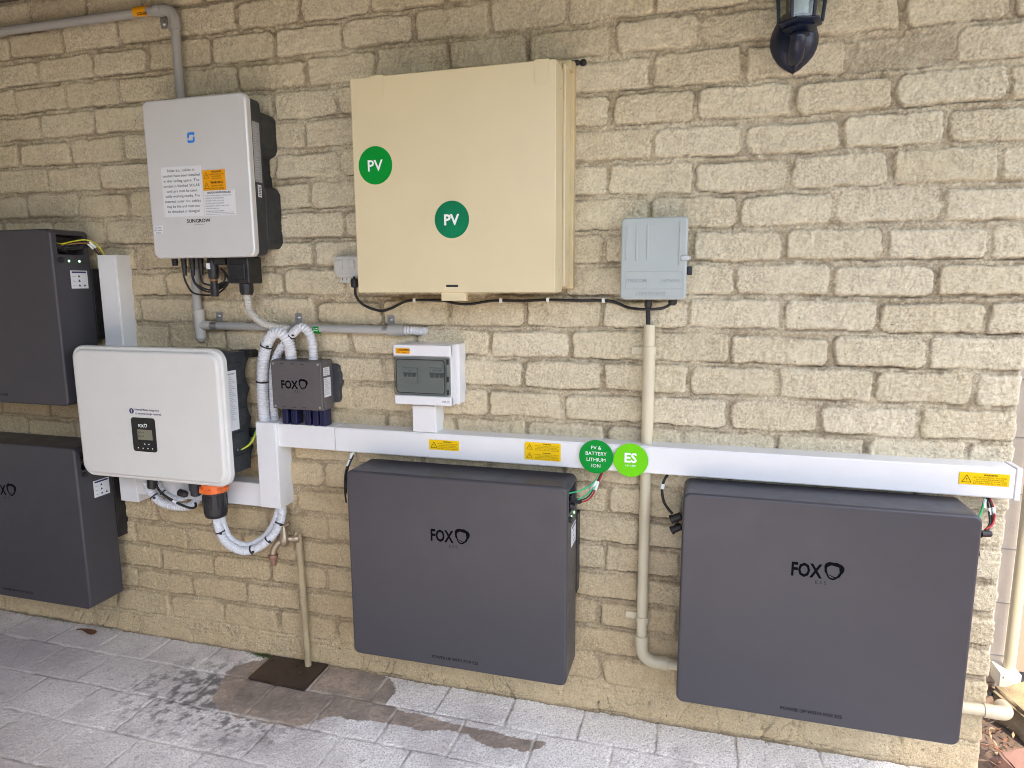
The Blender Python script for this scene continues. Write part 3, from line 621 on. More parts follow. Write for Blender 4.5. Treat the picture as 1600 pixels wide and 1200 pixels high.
for sgn in (1, -1):
    pts = [(-.9, .15), (-.9, .75), (-.55, 1), (.9, 1), (.9, .45), (.45, .45), (.45, .55), (-.45, .55), (-.45, .15)]
    g.add([(c[0]+sgn*a*r_*.95, SY-.0006, c[2]+sgn*b*r_) for a, b in pts], [tuple(range(9))], 0)
    g.add([(c[0]+sgn*a*r_, SY-.0007, c[2]+sgn*b*r_) for a, b in [(-.9, .1), (-.45, .1), (-.45, -.12), (-.9, -.12)]], [(0, 1, 2, 3)], 0)
g.build('emblem', MT['bluelogo'], t)
g = MB(); x0, x1, z0, z1 = quad((240.5, 353), (254, 352), (255, 364.5), (241.5, 365.5), .15); g.box(x0, x1, SY-.0008, SY, z0, z1, 0, b=.0002)
for i, l in enumerate(['D.C. MAX', '600V 1000W', 'SITE 52']): g.text(l, ((x0+x1)/2, SY-.0011, z1-.009-i*.008), .004, 1)
g.build('sticker', [MT['paper'], MT['ink']], t, label='small white sticker near the lower left corner')
for u_, l in ((273, .022), (287, .055), (300, .055), (313.5, .055)):
    p = P(u_, 407, .08); g = MB(); g.lathe([(.006, .008), (.010, .008), (.010, -.004), (.008, -.010), (.0085, -.012), (.0085, -l*.6), (.0065, -l*.62), (.0065, -l)] if l > .03 else [(.006, .008), (.010, .008), (.010, -.010), (.0085, -l)], (p[0], -.08, SZ0), (0, 0, 1), 12)
    g.build('solar_plug', MT['black'], t)
p0 = P(332, 407, .09); g = MB(); g.lathe([(.015, .006), (.017, 0), (.0175, -.045), (.016, -.062), (.0115, -.068)], (p0[0], -.09, SZ0), (0, 0, 1), 20, 0); g.lathe([(.0125, -.068), (.0125, -.074)], (p0[0], -.09, SZ0), (0, 0, 1), 20, 2)
g.lathe([(.0115, -.074), (.0115, -.090), (.0135, -.094), (.0135, -.118), (.011, -.124)], (p0[0], -.09, SZ0), (0, 0, 1), 20, 0); g.box(p0[0]-.010, p0[0]+.004, -.109, -.107, SZ0-.035, SZ0-.015, 1, b=0)
g.build('dongle', [MT['black'], MT['paper'], MT['brownw']], t)
a = P(381, 425, .085); g = MB(); g.box(a[0]-.041, a[0]+.041, -.115, -.045, SZ0-.082, SZ0+.004, b=.006); g.box(a[0]-.030, a[0]+.030, -.121, -.114, SZ0-.070, SZ0-.02, b=.003); g.cyl((a[0]-.012, -.118, SZ0-.060), (a[0]-.012, -.124, SZ0-.060), .006)
g.lathe([(.020, -.080), (.022, -.084), (.022, -.108), (.018, -.118)], (a[0]+.006, -.085, SZ0), (0, 0, 1), 14); g.build('cable_box', MT['black'], t)
AX = a[0]+.006
g = MB(); g.box(p0[0]+.02, p0[0]+.062, -.11, -.05, SZ0-.022, SZ0+.004, b=.003); g.build('isolator_stub', MT['black'], t)
# loops of black solar cable under it
t2 = thing('solar_cable', 'black solar cables looping under the silver grey inverter', 'cable', (P(330, 440, .08)[0], -.08, P(330, 440, .08)[2]))
for u_, lo in ((287, 460), (300, 455), (301, 452), (313.5, 448)):
    g = MB(); q = [P(u_, 430, .08), P(u_+4, 442, .08), P(u_+16, lo-2, .07), P(332, lo+1, .06), P(347, lo-6, .055), P(357, 440, .055), P(353, 428, .06), P(345, 420, .06)]
    g.tube(q, .0032, 8, step=.006); g.build('strand', MT['rubber'], t2)
g = MB(); g.tube([P(345, 420, .07), P(352, 428, .07), P(350, 440, .07), P(342, 446, .07)], .003, 8); g.tube([P(352, 432, .08), P(358, 433, .08), P(366, 433, .08)], .0014, 6); g.build('strand', MT['rubber'], t2)

# ------------------------------------------------------------------ large white inverter
VX0, VX1, VZ0, VZ1 = -2.518, -1.907, 0.707, 1.163
t = thing('inverter', 'large cream white inverter with rounded cover and small black display', 'inverter', ((VX0+VX1)/2, 0, VZ0))
g = MB(); g.rr(VX0, VX1, VZ0, VZ1, -0.168, -0.190, r=0.046, fil=0.007, n=10, k=5); g.rr(VX0+.012, VX1-.012, VZ0+.012, VZ1-.012, -0.188, -0.200, r=0.040, fil=0.010, n=10, k=6)
g.build('front_cover', MT['cream_cover'], t)
g = MB(); zb, zt = VZ0+.03, VZ1-.02; pr = [(-.1675, zb), (-.1675, zt), (-.045, zt), (-.035, zt-.02)]
for i in range(40):
    q = i/39; z_ = zt-.03-q*(zt-zb-.05); pr.append((-.036-.022*abs(math.sin(PI*q*3.5))**.6*1.0+.012, z_))
pr += [(-.05, zb)]
g.poly(pr, VX0+.05, VX1-.028, b=0.0015, T=lambda x, y, z: (y, x, z))
for i in range(5): g.rr(-.155, -.06, zt-.09-i*.078, zt-.035-i*.078, VX1-.030, VX1-.024, r=.008, fil=.002, T=lambda x, y, z: (y, x, z))
g.build('body', MT['heatsink'], t)
for z_ in (zt-.012, zb+.115):
    g = MB(); g.box(VX1-.06, VX1-.008, -.035, .004, z_-.012, z_+.014, b=.002); g.cyl((VX1-.018, -.036, z_), (VX1-.018, -.042, z_), .005, 8); g.build('mounting_lug', MT['black'], t)
g = MB(); xs = VX1-.0235; g.box(xs, xs+.0008, -.150, -.100, .885, 1.085, 0, b=0)
g.text('HYBRID INVERTER', (xs+.001, -.125, 1.072), .0042, 1, ux=(0, 1, 0), bold=.03, w=.036)
for i in range(24): g.text('Max. PV Input Voltage 600V'[:10+(i*5) % 16], (xs+.001, -.147, 1.062-i*.0062), .0030, 1, al='L', ux=(0, 1, 0), w=.022+.019*((i*37) % 7)/7)
g.build('rating_plate', [MT['paper'], MT['ink']], t)
Y0 = -.200
x0, x1, z0, z1 = quad((205, 652.5), (242, 653), (246, 706.5), (209.5, 705), .2)
g = MB(); g.rr(x0, x1, z0, z1, -.199, -.2022, r=.010, fil=.001, m=0, mf=0)
a = P(217, 667, .2); logo(g, a[0], a[0]+.023, a[2], .010, -.2026, 1, sub=False)
for u_, v_ in ((226, 694), (232.5, 694.5), (216, 699.5), (223.5, 700.5), (231, 701), (238, 701.5)):
    c = P(u_, v_, .203); g.cyl((c[0], -.2020, c[2]), (c[0], -.2027, c[2]), .0022, 8, 1, bev=.0001)
pn = g.build('display_panel', [MT['glossblack'], MT['signwhite']], t)
x0, x1, z0, z1 = quad((214, 671), (237, 672), (238.5, 688), (215.5, 687), .203)
g = MB(); g.rr(x0, x1, z0, z1, -.2020, -.2030, r=.001, fil=.0002); g.text('28.0 kW', (x0+.004, -.2032, z1-.012), .005, 1, al='L'); g.text('Normal', (x0+.004, -.2032, z1-.025), .005, 1, al='L')
o = g.build('screen', [MT['lcd'], MT['glossblack']], t); o.parent = pn
g = MB(); c = P(205.5, 642, .2); g.cyl((c[0], -.1998, c[2]), (c[0], -.2004, c[2]), .0095, 24, 0, bev=.0001); g.text('!', (c[0], -.2007, c[2]-.005), .010, 1, bold=.04)
g.text('Internal Meter integrated,', (c[0]+.014, -.2003, c[2]+.003), .0068, 0, al='L', w=.100, bold=.02); g.text('no external dongle required.', (c[0]+.014, -.2003, c[2]-.010), .0068, 0, al='L', w=.108, bold=.02)
g.build('notice', [MT['navy'], MT['signwhite']], t, label='navy printed notice above the display')
GX, GY = P(336, 780, .13)[0], -.13
g = MB(); zz = P(336, 767, .13)[2]+.004; ZG = zz
g.lathe([(.030, .03), (.040, .03), (.040, .012), (.042, .010), (.042, -.004), (.039, -.006)], (GX, GY, zz), (0, 0, 1), 28, 1)
g.lathe([(.036, -.006), (.036, -.030), (.038, -.034), (.038, -.078), (.034, -.092), (.026, -.096)], (GX, GY, zz), (0, 0, 1), 28, 0)
for k in range(10):
    w = 2*PI*k/10; g.box(GX+.0365*math.cos(w)-.003, GX+.0365*math.cos(w)+.003, GY+.0365*math.sin(w)-.003, GY+.0365*math.sin(w)+.003, zz-.058, zz-.014, 0, b=.001)
for k in range(8):
    w = 2*PI*k/8+.3; g.box(GX+.041*math.cos(w)-.006, GX+.041*math.cos(w)+.006, GY+.041*math.sin(w)-.006, GY+.041*math.sin(w)+.006, zz-.002, zz+.012, 1, b=.001)
g.build('cable_gland', [MT['black'], MT['orange']], t)
HX = P(306, 765, .11)[0]
g = MB(); g.lathe([(.016, .03), (.022, .03), (.022, -.012), (.018, -.016), (.018, -.032), (.013, -.036)], (HX, -.11, zz), (0, 0, 1), 20, 0); g.build('cable_gland', MT['heatsink'], t)
g = MB(); g.lathe([(.013, .03), (.017, .03), (.017, -.02), (.013, -.024)], (P(238, 755, .11)[0], -.11, zz), (0, 0, 1), 20, 0); g.build('cable_gland', MT['black'], t)
g = MB(); c = P(388, 703, .04); g.lathe([(.010, -.03), (.020, -.02), (.022, .0), (.020, .03), (.012, .034)], (c[0]-.02, c[1], c[2]), (0, 0, 1), 20); g.build('cable_gland', MT['heatsink'], t)
t2 = thing('earth_wires', 'green and yellow wires between the white inverter and the upright duct', 'wires', P(380, 700, .08))
for i, (mt_, o_) in enumerate((('greenw', 0), ('yelloww', 2.2), ('yelloww', 4))):
    g = MB(); g.tube([P(358, 705+o_*.4, .12), P(368, 703+o_*.4, .11), P(378, 702, .09), P(389+o_*.5, 694, .07), P(396+o_*.5, 683, .06), P(400+o_*.5, 672, .05)], .0028, 8); g.build('strand', MT[mt_], t2)
g = MB(); g.cyl(P(357, 705, .12), P(372, 702.5, .11), .0048, 10); g.build('ferrule', MT['galv'], t2)

# ------------------------------------------------------------------ grey junction box
KX0, KX1, KZ0, KZ1, KY = -1.806, -1.616, 0.956, 1.121, -0.087
t = thing('junction_box', 'dark grey junction box with black letters beside the white hoses', 'junction box', ((KX0+KX1)/2, 0, KZ0))
g = MB(); g.rr(KX0, KX1, KZ0, KZ1, -0.020, KY+.012, r=.008, fil=.002); g.rr(KX0+.002, KX1-.002, KZ0+.002, KZ1-.002, KY+.010, KY, r=.007, fil=.003); g.build('case', MT['foxbox'], t)
for x_ in (KX0+.012, KX1-.012):
    for z_ in (KZ0+.012, KZ1-.012): g = MB(); g.cyl((x_, KY+.001, z_), (x_, KY-.0012, z_), .0042, 12, 0, bev=.0004); g.build('screw', MT['galv'], t)
for z_ in (KZ0+.010, KZ1-.012):
    for x_ in (KX0+.045, KX0+.083, KX0+.120): g = MB(); g.box(x_-.006, x_+.006, KY-.0006, KY+.001, z_-.0015, z_+.0015, b=.0002); g.build('vent', MT['black'], t)
a = P(440, 608, .087); b_ = P(466, 608, .087); g = MB(); logo(g, a[0], b_[0], b_[2]+.001, .026, KY-.0004, 0, 1); g.build('emblem', [MT['logo'], MT['faint']], t)
g = MB(); g.poly([(KX1-.05, KZ0+.02), (KX1+.016, KZ0+.02), (KX1+.022, KZ0+.032), (KX1+.022, KZ0+.075), (KX1+.028, KZ0+.082), (KX1+.028, KZ0+.118), (KX1+.022, KZ0+.125), (KX1+.022, KZ0+.140), (KX1+.010, KZ0+.148), (KX1-.05, KZ0+.148)], .004, -.0195, b=.002); g.build('mounting_plate', MT['heatsink'], t)
g = MB(); xs = KX1+.0002
g.box(xs, xs+.0008, -.076, -.040, KZ0+.115, KZ0+.142, 0, b=0); g.box(xs, xs+.0008, -.076, -.036, KZ0+.045, KZ0+.108, 0, b=0)
for i in range(4): g.text('POWER BOX', (xs+.001, -.073, KZ0+.135-i*.006), .0032, 1, al='L', ux=(0, 1, 0), w=.024)
for i in range(10): g.text('Rated Current 63A'[:9+(i*5) % 8], (xs+.001, -.073, KZ0+.102-i*.0055), .0028, 1, al='L', ux=(0, 1, 0), w=.016+.016*((i*37) % 7)/7)
g.build('side_label', [MT['paper'], MT['ink']], t)
for u_ in (451, 465, 486, 498, 509):
    c = P(u_, 652, .055); g = MB(); g.box(c[0]-.0105, c[0]+.0105, -.075, -.035, DZ1+.002, KZ0+.002, b=.003)
    for q in (-.007, 0, .007): g.box(c[0]+q-.0015, c[0]+q+.0015, -.077, -.074, DZ1+.005, KZ0-.004, b=.0006)
    g.build('blue_plug', MT['blue'], t)

# ------------------------------------------------------------------ hoses
def hose(name, label, path, r, mat, corr, tie=None, seg=18, cat='hose', group=None, both=None):
    c = Vector(path[len(path)//2]); t = thing(name, label, cat, c, group)
    g = MB(); g.tube(path, r, seg, corr=corr, step=.006); g.build('corrugated_sleeve', mat, t, angle=179)
    if tie: ties(t, path, tie, r)
    return t
GR = 'corrugated hoses around the inverters'
hose('corrugated_hose', 'white hose arching from the duct top into the left of the junction box', [P(414, 664, .05), P(412, 640, .05), P(410, 600, .052), P(412, 560, .055), P(419, 533, .058), P(430, 520, .06), P(443, 523, .06), P(452, 540, .055), P(456, 564, .05)], .0195, MT['hose'], (.0026, .0092), [.34, .62], group=GR)
hose('corrugated_hose', 'thinner white hose behind, passing over the grey conduit into the right of the junction box', [P(430, 660, .028), P(427, 620, .028), P(427, 580, .03), P(436, 550, .038), P(452, 528, .048), P(463, 516, .056), P(474, 512, .058), P(485, 524, .055), P(489, 545, .052), P(489.5, 566, .05)], .0150, MT['hose'], (.0024, .0085), [.66], group=GR)
hose('corrugated_hose', 'grey hose curving down from the silver grey inverter onto the horizontal conduit', [(AX, -.085, SZ0-.115), P(387, 472, .08), P(391, 487, .072), P(403, 500, .064), P(418, 508, .058), P(432, 511, .056), P(444, 513, .050), P(452, 513.5, .030)], .0125, MT['hosegrey'], (.0018, .007), group=GR)
hose('corrugated_hose', 'outer white hose hanging in a loop below the orange gland', [(GX, GY, ZG-.09), P(341, 822, .125), P(350, 843, .12), P(366, 856, .11), P(384, 861, .10), P(404, 855, .09), P(421, 842, .08), P(433, 826, .065), P(440, 808, .05), P(441, 785, .04)], .0150, MT['hose'], (.0018, .0075), [.16, .50, .68, .84], group=GR)
hose('corrugated_hose', 'inner white hose hanging in a loop below the orange gland', [(GX+.010, GY+.01, ZG-.09), P(349, 820, .105), P(357, 838, .10), P(371, 849, .09), P(388, 852, .08), P(404, 846, .07), P(418, 834, .06), P(428, 818, .05), P(434, 802, .04), P(437, 785, .04)], .0130, MT['hose'], (.0020, .0080), group=GR)
hose('corrugated_hose', 'outer white hose sagging under the left half of the white inverter', [P(228, 752, .10), P(235, 768, .10), P(249, 783, .095), P(268, 790, .09), P(288, 792, .08), P(302, 788, .065), P(311, 776, .05), P(314, 762, .045)], .0150, MT['hose'], (.0024, .0085), [.22], group=GR)
hose('corrugated_hose', 'inner white hose sagging under the left half of the white inverter', [P(245, 752, .08), P(251, 765, .08), P(262, 775, .075), P(277, 780, .07), P(291, 777, .06), P(299, 768, .05), P(303, 758, .045)], .0110, MT['hose'], (.0024, .0085), [.25], group=GR)
g = MB(); g.tube([P(243, 757, .125), P(252, 770, .125), P(268, 781, .12), P(286, 790, .11), P(300, 794, .10), P(306, 791, .09), P(305, 786, .08)], .0042, 10)
t2 = thing('cable', 'black cable with a white marker lying on the sagging hoses', 'cable', P(268, 781, .12)); g.build('sheath', MT['rubber'], t2)
g = MB(); g.cyl(P(270, 782.5, .119), P(276, 785.5, .116), .0052, 12); g.build('marker', MT['paper'], t2)
g = MB(); g.lathe([(.008, -.02), (.013, -.015), (.013, .01), (.009, .016)], P(286, 771, .09), (1, 0, -.2), 14); g.build('plug', MT['black'], t2)

# ------------------------------------------------------------------ grey conduits
def saddle(parent, u, v, r, z, dep=.03, up=1):
    c = P(u, v, dep); g = MB(); w = .0135
    g.lathe([(r+.0002, -w), (r+.0018, -w), (r+.0018, w), (r+.0002, w)], (c[0], -dep, z), (1, 0, 0), 24, 0)
    za, zb_ = (z+r-.004, z+r+.034) if up > 0 else (z-r-.034, z-r+.004)
    g.rr(c[0]-w, c[0]+w, za, zb_, -.004, -.007, r=.006, fil=.0006, m=0); zc_ = (za+zb_)/2+up*.004
    g.lathe([(.008, 0), (.008, .001), (.0045, .0045), (.0015, .0052)], (c[0], -.007, zc_), (0, -1, 0), 16, 0)
    return g.build('saddle', MT['galv'], parent)
CR, CD = .0145, .03
t = thing('conduit', 'grey conduit running along the top left and down behind the silver grey inverter', 'conduit', (-2.5, -CD, 2.25), 'grey electrical conduits')
g = MB(); g.tube([(-4.2, -CD, 2.262), (-2.165, -CD, 2.250)], CR, 20, smooth=False); g.tube([(-2.127, -CD, 2.20), (-2.124, -CD, 1.26)], CR, 20, smooth=False); g.build('tube', MT['conduit'], t)
g = MB(); cz = 2.249; A_ = [(-2.178, -CD, cz)]+[(-2.165+.038*math.sin(w), -CD, cz-.038+.038*math.cos(w)) for w in [PI/2*i/10 for i in range(11)]]+[(-2.127, -CD, 2.195)]
g.tube(A_, CR+.0025, 20, smooth=False)
g.tube([(-2.1975, -CD, cz+.0002), (-2.172, -CD, cz)], CR+.0042, 20, smooth=False); g.tube([(-2.127, -CD, 2.209), (-2.127, -CD, 2.183)], CR+.0042, 20, smooth=False); g.build('elbow', MT['conduit'], t)
saddle(t, 247, 28, CR, 2.2505, up=-1)
g = MB(); g.tube([P(212, 19.5, .031), P(231, 17, .031)], CR+.0016, 20, smooth=False); a = P(221.5, 20, .048)
g.text('SOLAR', (a[0], -CD-CR-.0024, a[2]-.006), .009, 1, w=.04, bold=.02); g.build('band_label', [MT['amber'], MT['ink']], t)
t = thing('conduit', 'grey conduit with steel saddles running level above the junction box', 'conduit', (-1.75, -CD, 1.22), 'grey electrical conduits')
ZC = P(470, 511, .03)[2]; xa = P(313, 515, .03)[0]
g = MB(); zl = P(330, 508.5, .03)[2]; zr = P(600, 516, .03)[2]
g.tube([(xa+.02, -CD, zl), (P(606, 515, .03)[0], -CD, zr)], CR*.92, 20, smooth=False); g.build('tube', MT['conduit'], t)
for u_, v_ in ((336, 509), (461, 512), (606, 515.5)):
    c = P(u_, v_, .03); saddle(t, u_, v_, CR*.92, zl+(zr-zl)*(c[0]-xa)/(P(606, 515, .03)[0]-xa))
g = MB(); g.cyl((xa, -CD, zl+.055), (xa, -CD, zl-.045), CR+.0035, 20); g.cyl((xa+.008, -CD, zl), (xa+.048, -CD, zl), CR+.0015, 20); g.lathe([(CR+.003, 0), (CR-.001, -.006), (.009, -.012), (.004, -.014)], (xa, -CD, zl-.045), (0, 0, 1), 20)
g.build('tee_joint', MT['hosegrey'], t)
g = MB(); a = P(606, 515.5, .03); b_ = P(632, 516, .03); g.tube([(a[0]+.004, -CD, zr), (b_[0], -CD, zr)], CR+.003, 22, smooth=False); g.build('coupling', MT['conduit'], t)
g = MB(); b2 = P(657, 518, .012); g.tube([(b_[0]-.004, -CD, zr), (b_[0]+.025, -CD+.003, zr), (b2[0]-.005, -.012, zr-.003), (b2[0]+.014, .01, zr-.004)], .0135, 18, corr=(.0030, .0085)); g.build('flexible_end', MT['hose'], t, angle=179)
c = P(492, 512, .045); g = MB(); g.tube([(c[0]-.010, -CD, zr+.0), (c[0]+.012, -CD, zr+.0)], CR*.92+.0014, 20, smooth=False); g.text('AC', (c[0], -CD-CR*.92-.0012, zr-.005), .009, 1, bold=.03); g.build('band_label', [MT['green'], MT['signwhite']], t)

# ------------------------------------------------------------------ breaker enclosure
x0, x1, z0, z1 = -1.358, -1.157, .9945, 1.182
t = thing('breaker_enclosure', 'white breaker box with smoked window standing on a short duct', 'breaker box', ((x0+x1)/2, 0, z0))
g = MB(); g.rr(x0, x1, z0, z1, .004, -.052, r=.006, fil=.002, m=0); g.build('base', MT['white'], t)
g = MB(); g.rr(x0+.0006, x1-.012, z0, z1, -.0535, -.082, r=.006, fil=.004, m=0)
g.rr(x0+.001, x1-.012, z1-.036, z1-.001, -.080, -.097, r=.005, fil=.004); g.rr(x0+.001, x1-.012, z0+.001, z0+.030, -.080, -.097, r=.005, fil=.004); g.rr(x1-.030, x1-.012, z0+.001, z1-.001, -.080, -.090, r=.005, fil=.003)
g.build('lid', MT['white'], t)
wx0, wx1, wz0, wz1 = x0+.003, x1-.013, z0+.032, z1-.038
for k, (fa, fb, za, zb_) in enumerate(((.13, .40, .30, .70), (.60, .90, .30, .72))):
    g = MB(); xx0, xx1 = wx0+(wx1-wx0)*fa, wx0+(wx1-wx0)*fb; zz0, zz1 = wz0+(wz1-wz0)*za, wz0+(wz1-wz0)*zb_
    g.box(xx0, xx1, -.090, -.080, zz0, zz1, 0, b=.001)
    for q_ in range(3): g.box(xx0+.005+q_*(xx1-xx0-.008)/3, xx0+.002+(q_+1)*(xx1-xx0-.008)/3, -.0925, -.0895, zz0+.020, zz0+.031, 2, b=.001)
    g.box(xx0+.003, xx1-.003, -.0907, -.0895, zz1-.020, zz1-.014, 2, b=.0003); g.text('C32' if k == 0 else '240V 63A', ((xx0+xx1)/2, -.0906, zz1-.010), .005, 1)
    g.build('breaker', [MT['white'], MT['black'], MT['greylabel']], t)
g = MB(); g.rr(wx0, wx1, wz0, wz1, -.095, -.1010, r=.005, fil=.0015)
wn = g.build('window', MT['smoke'], t)
g = MB(); fx0, fx1, fz0, fz1 = wx0+.008, wx1-.016, wz0+.006, wz1-.006
n_ = 6
def rring(x0, x1, z0, z1, r, y):
    o = []
    for cx, cz_, a0 in ((x1-r, z1-r, 0), (x0+r, z1-r, PI/2), (x0+r, z0+r, PI), (x1-r, z0+r, 1.5*PI)):
        for i in range(n_+1): a = a0+PI/2*i/n_; o.append((cx+r*math.cos(a), y, cz_+r*math.sin(a)))
    return o
o1, o2 = rring(fx0, fx1, fz0, fz1, .010, -.1014), rring(fx0+.0028, fx1-.0028, fz0+.0028, fz1-.0028, .008, -.1014); NN = len(o1)
g.add(o1+o2, [(i, (i+1) % NN, NN+(i+1) % NN, NN+i) for i in range(NN)]); 
for z_ in (wz0+.005, wz0+.045, wz1-.02): g.box(wx1-.010, wx1-.003, -.1030, -.1008, z_, z_+.016, b=.001)
g.build('seal', MT['black'], t)
a0, a1, c0, c1 = quad((618.5, 544), (640, 544), (640, 552.5), (619, 552.5), .097); warn('warning_label', t, a0, a1, c0, c1, -.0985, [MT['amber'], MT['ink']], [('WARNING', ['DUAL SUPPLY'])], 'small amber warning label')
g = MB(); a = P(697, 628, .097); g.text('IP65 CE', (a[0], -.0975, a[2]-.003), .006, 0, w=.024); g.build('marking', MT['ink'], t)

# ------------------------------------------------------------------ meter box
MX0, MX1, MZ0, MZ1 = -1.416, -.829, 1.340, 1.930
t = thing('meter_box', 'large beige metal meter box with two round PV labels on its door', 'meter box', ((MX0+MX1)/2, 0, MZ0))
g = MB(); g.box(MX0+.004, -.812, -.028, .004, MZ0+.008, 1.972, 0, b=.003); g.box(MX0+.012, MX1-.006, -.1005, -.026, MZ0+.012, MZ1+.022, 0, b=.002); g.box(MX1-.004, MX1+.006, -.093, -.026, MZ0+.014, MZ1+.018, 1, b=.003)
g.poly([(MX1-.03, MZ1+.010), (MX1+.014, MZ1+.010), (MX1+.014, MZ1+.036), (MX1-.03, MZ1+.036)], -.026, -.06, b=.002); g.build('case', [MT['meterdk'], MT['meter']], t)
g = MB(); g.box(MX0, MX1, -.190, -.1015, MZ0, MZ1, 0, b=.0022); dr = g.build('door', MT['meter'], t)
for pts in (((579, 118.5), (599, 116.5), (600, 150.5), (580, 151.5)), ((835, 95.5), (857, 93.5), (858.5, 130.5), (836.5, 132.5))):
    a0, a1, c0, c1 = quad(*pts, .19); g = MB(); g.box(a0, a1, -.1912, -.12, c0, MZ1+.0022, b=.0006); g.build('hinge_clip', MT['meter'], t)
a0, a1, c0, c1 = quad((690, 458), (729, 458), (729, 470), (691, 470), .18); g = MB(); g.box(a0, a1, -.186, -.165, c0, MZ0+.002, b=.002); g.build('latch_tab', MT['meter'], t)
a0, a1, c0, c1 = quad((697, 445), (716, 445), (716, 448.5), (697, 448.5), .19); g = MB(); g.rr(a0, a1, c0, c1, -.189, -.1905, r=.0025, fil=.0003); g.build('slot', MT['black'], t)
for z_ in (1.40, 1.87): g = MB(); g.cyl((MX1-.001, -.135, z_), (MX1+.0022, -.135, z_), .0045, 12); g.build('rivet', MT['meter'], t)
o = disc('round_label', 586.6, 258.5, .0520, .1902, MT['green'], [('PV', -.0150, .030, .015, 1)], 'bright green PV label near the door edge', t, th=.0006); o.parent = dr
o = disc('round_label', 706, 343, .0505, .1902, MT['teal'], [('PV', -.0140, .028, .03, 1)], 'dark teal reflective PV label low on the door', t, th=.0006); o.parent = dr
g = MB(); q = [(-1.42+i*.03, -.006+.003*random.random(), 1.975+.003*random.uniform(-1, 1)) for i in range(22)]; g.tube(q, lambda s_: .0055+.0022*math.sin(s_*61)+.0015*math.sin(s_*170), 8, step=.008); g.lathe([(.004, 0), (.010, .006), (.008, .012), (.003, .014)], (-.792, .002, 1.972), (0, -1, 0), 9)
g.build('sealant', MT['rubber'], t)

# ------------------------------------------------------------------ socket outlet, black cable, grey box
t = thing('power_outlet', 'pale double power outlet peeking out behind the left of the meter box', 'power outlet', (-1.53, 0, 1.375))
g = MB(); g.rr(-1.587, -1.42, 1.385, 1.455, .004, -.036, r=.020, fil=.009); g.rr(-1.572, -1.42, 1.368, 1.392, .004, -.026, r=.007, fil=.003); g.build('plate', MT['outlet'], t)
for x_ in (-1.563, -1.522):
    g = MB(); g.rr(x_-.012, x_+.012, 1.412, 1.440, -.033, -.040, r=.004, fil=.002); g.build('switch', MT['outlet'], t)
g = MB()
for x_ in (-1.56, -1.545, -1.53): g.box(x_-.001, x_+.001, -.0268, -.0255, 1.376, 1.384, b=0)
g.build('socket_holes', MT['ink'], t)
t = thing('cable', 'black cable clipped along the wall beneath the meter box', 'cable', P(720, 475, .012))
pc = [P(553, 432, .05), P(555, 447, .045), P(556, 462, .03), P(566, 475, .014), P(583, 483, .012), P(598, 485.5, .012), P(613, 481, .012), P(630, 472.5, .012), P(648, 469, .012), P(690, 469.5, .012), P(712, 474, .012), P(735, 475, .012), P(760, 471, .012), P(783, 469.5, .012), P(815, 470, .012), P(856, 468.5, .012), P(900, 469.5, .012), P(943, 469.5, .012), P(962, 472.5, .012), P(980, 480, .02), P(1000, 483, .05), P(1022, 483, .05), P(1037, 481, .045), P(1046, 476, .042), P(1049, 470, .042)]
g = MB(); g.tube(pc, .0042, 10, step=.008); g.build('sheath', MT['rubber'], t)
g = MB(); g.lathe([(.004, -.02), (.012, -.016), (.013, .004), (.009, .010)], P(554, 440, .05), (0, 0, 1), 14); g.build('plug', MT['black'], t)
for u_, v_ in ((648, 469), (783, 469.5), (856, 468.5), (943, 469.5)):
    c = P(u_, v_, .012); g = MB(); g.box(c[0]-.0045, c[0]+.0045, -.0190, .0, c[2]-.0065, c[2]+.0065, b=.0015); g.build('cable_clip', MT['signwhite'], t)
TX0, TX1, TZ0, TZ1, TY = -.668, -.493, 1.318, 1.539, -.082
t = thing('telecom_box', 'pale blue grey plastic box above the cream pipe', 'telecom box', ((TX0+TX1)/2, 0, TZ0))
g = MB(); g.rr(TX0+.001, TX1-.001, TZ0+.002, TZ1-.002, .004, -.048, r=.010, fil=.002); g.build('base', MT['tele'], t)
g = MB(); g.rr(TX0-.001, TX1+.001, TZ0, TZ1, -.0495, TY, r=.013, fil=.006, n=8, k=5)
for u_, va, vb in ((979.5, 352, 407), (995.5, 352, 407), (1012.5, 351, 407), (1063.5, 346, 414)):
    a, b_ = P(u_, va, .082), P(u_, vb, .082); g.rr(a[0]-.0022, a[0]+.0022, b_[2], a[2], TY+.001, TY-.0022, r=.0021, fil=.0010)
a0, a1, c0, c1 = rectpx(977, 424, 1067, 452, .082)
for q in ((a0, a1, c1-.001, c1), (a0, a1, c0, c0+.001), (a0, a0+.001, c0, c1), (a1-.001, a1, c0, c1)): g.box(q[0], q[1], TY-.0009, TY+.001, q[2], q[3], b=.0003)
ld = g.build('lid', MT['tele'], t)
em = simple('embossed_letters', (0.27, 0.30, 0.31), 0.5)
for tx_, u_, v_, h_, w_ in (('|TELECOM|', 979, 441, .009, .055), ('| NETWORK', 1033, 441, .0075, .050), ('LIGHTSOURCE', 993, 461.5, .009, .080)):
    g = MB(); a = P(u_, v_, .083); g.text(tx_, (a[0], TY-.0006, a[2]), h_, 0, al='L', w=w_, bold=.012); o = g.build('raised_lettering', em, t); o.parent = ld
g = MB(); a0, a1, c0, c1 = rectpx(1064, 399, 1076, 407, .084); g.box(a0, TX1+.006, TY-.0035, TY, c0, c1, b=.0015); g.box(TX1-.001, TX1+.010, -.075, -.060, c0+.002, c1-.002, b=.002); g.build('latch', MT['galv'], t)
g = MB(); a = P(1077, 423, .06); g.box(a[0]-.006, a[0]+.008, -.072, -.05, a[2]-.012, a[2]+.012, b=.003); g.build('keeper', MT['black'], t)
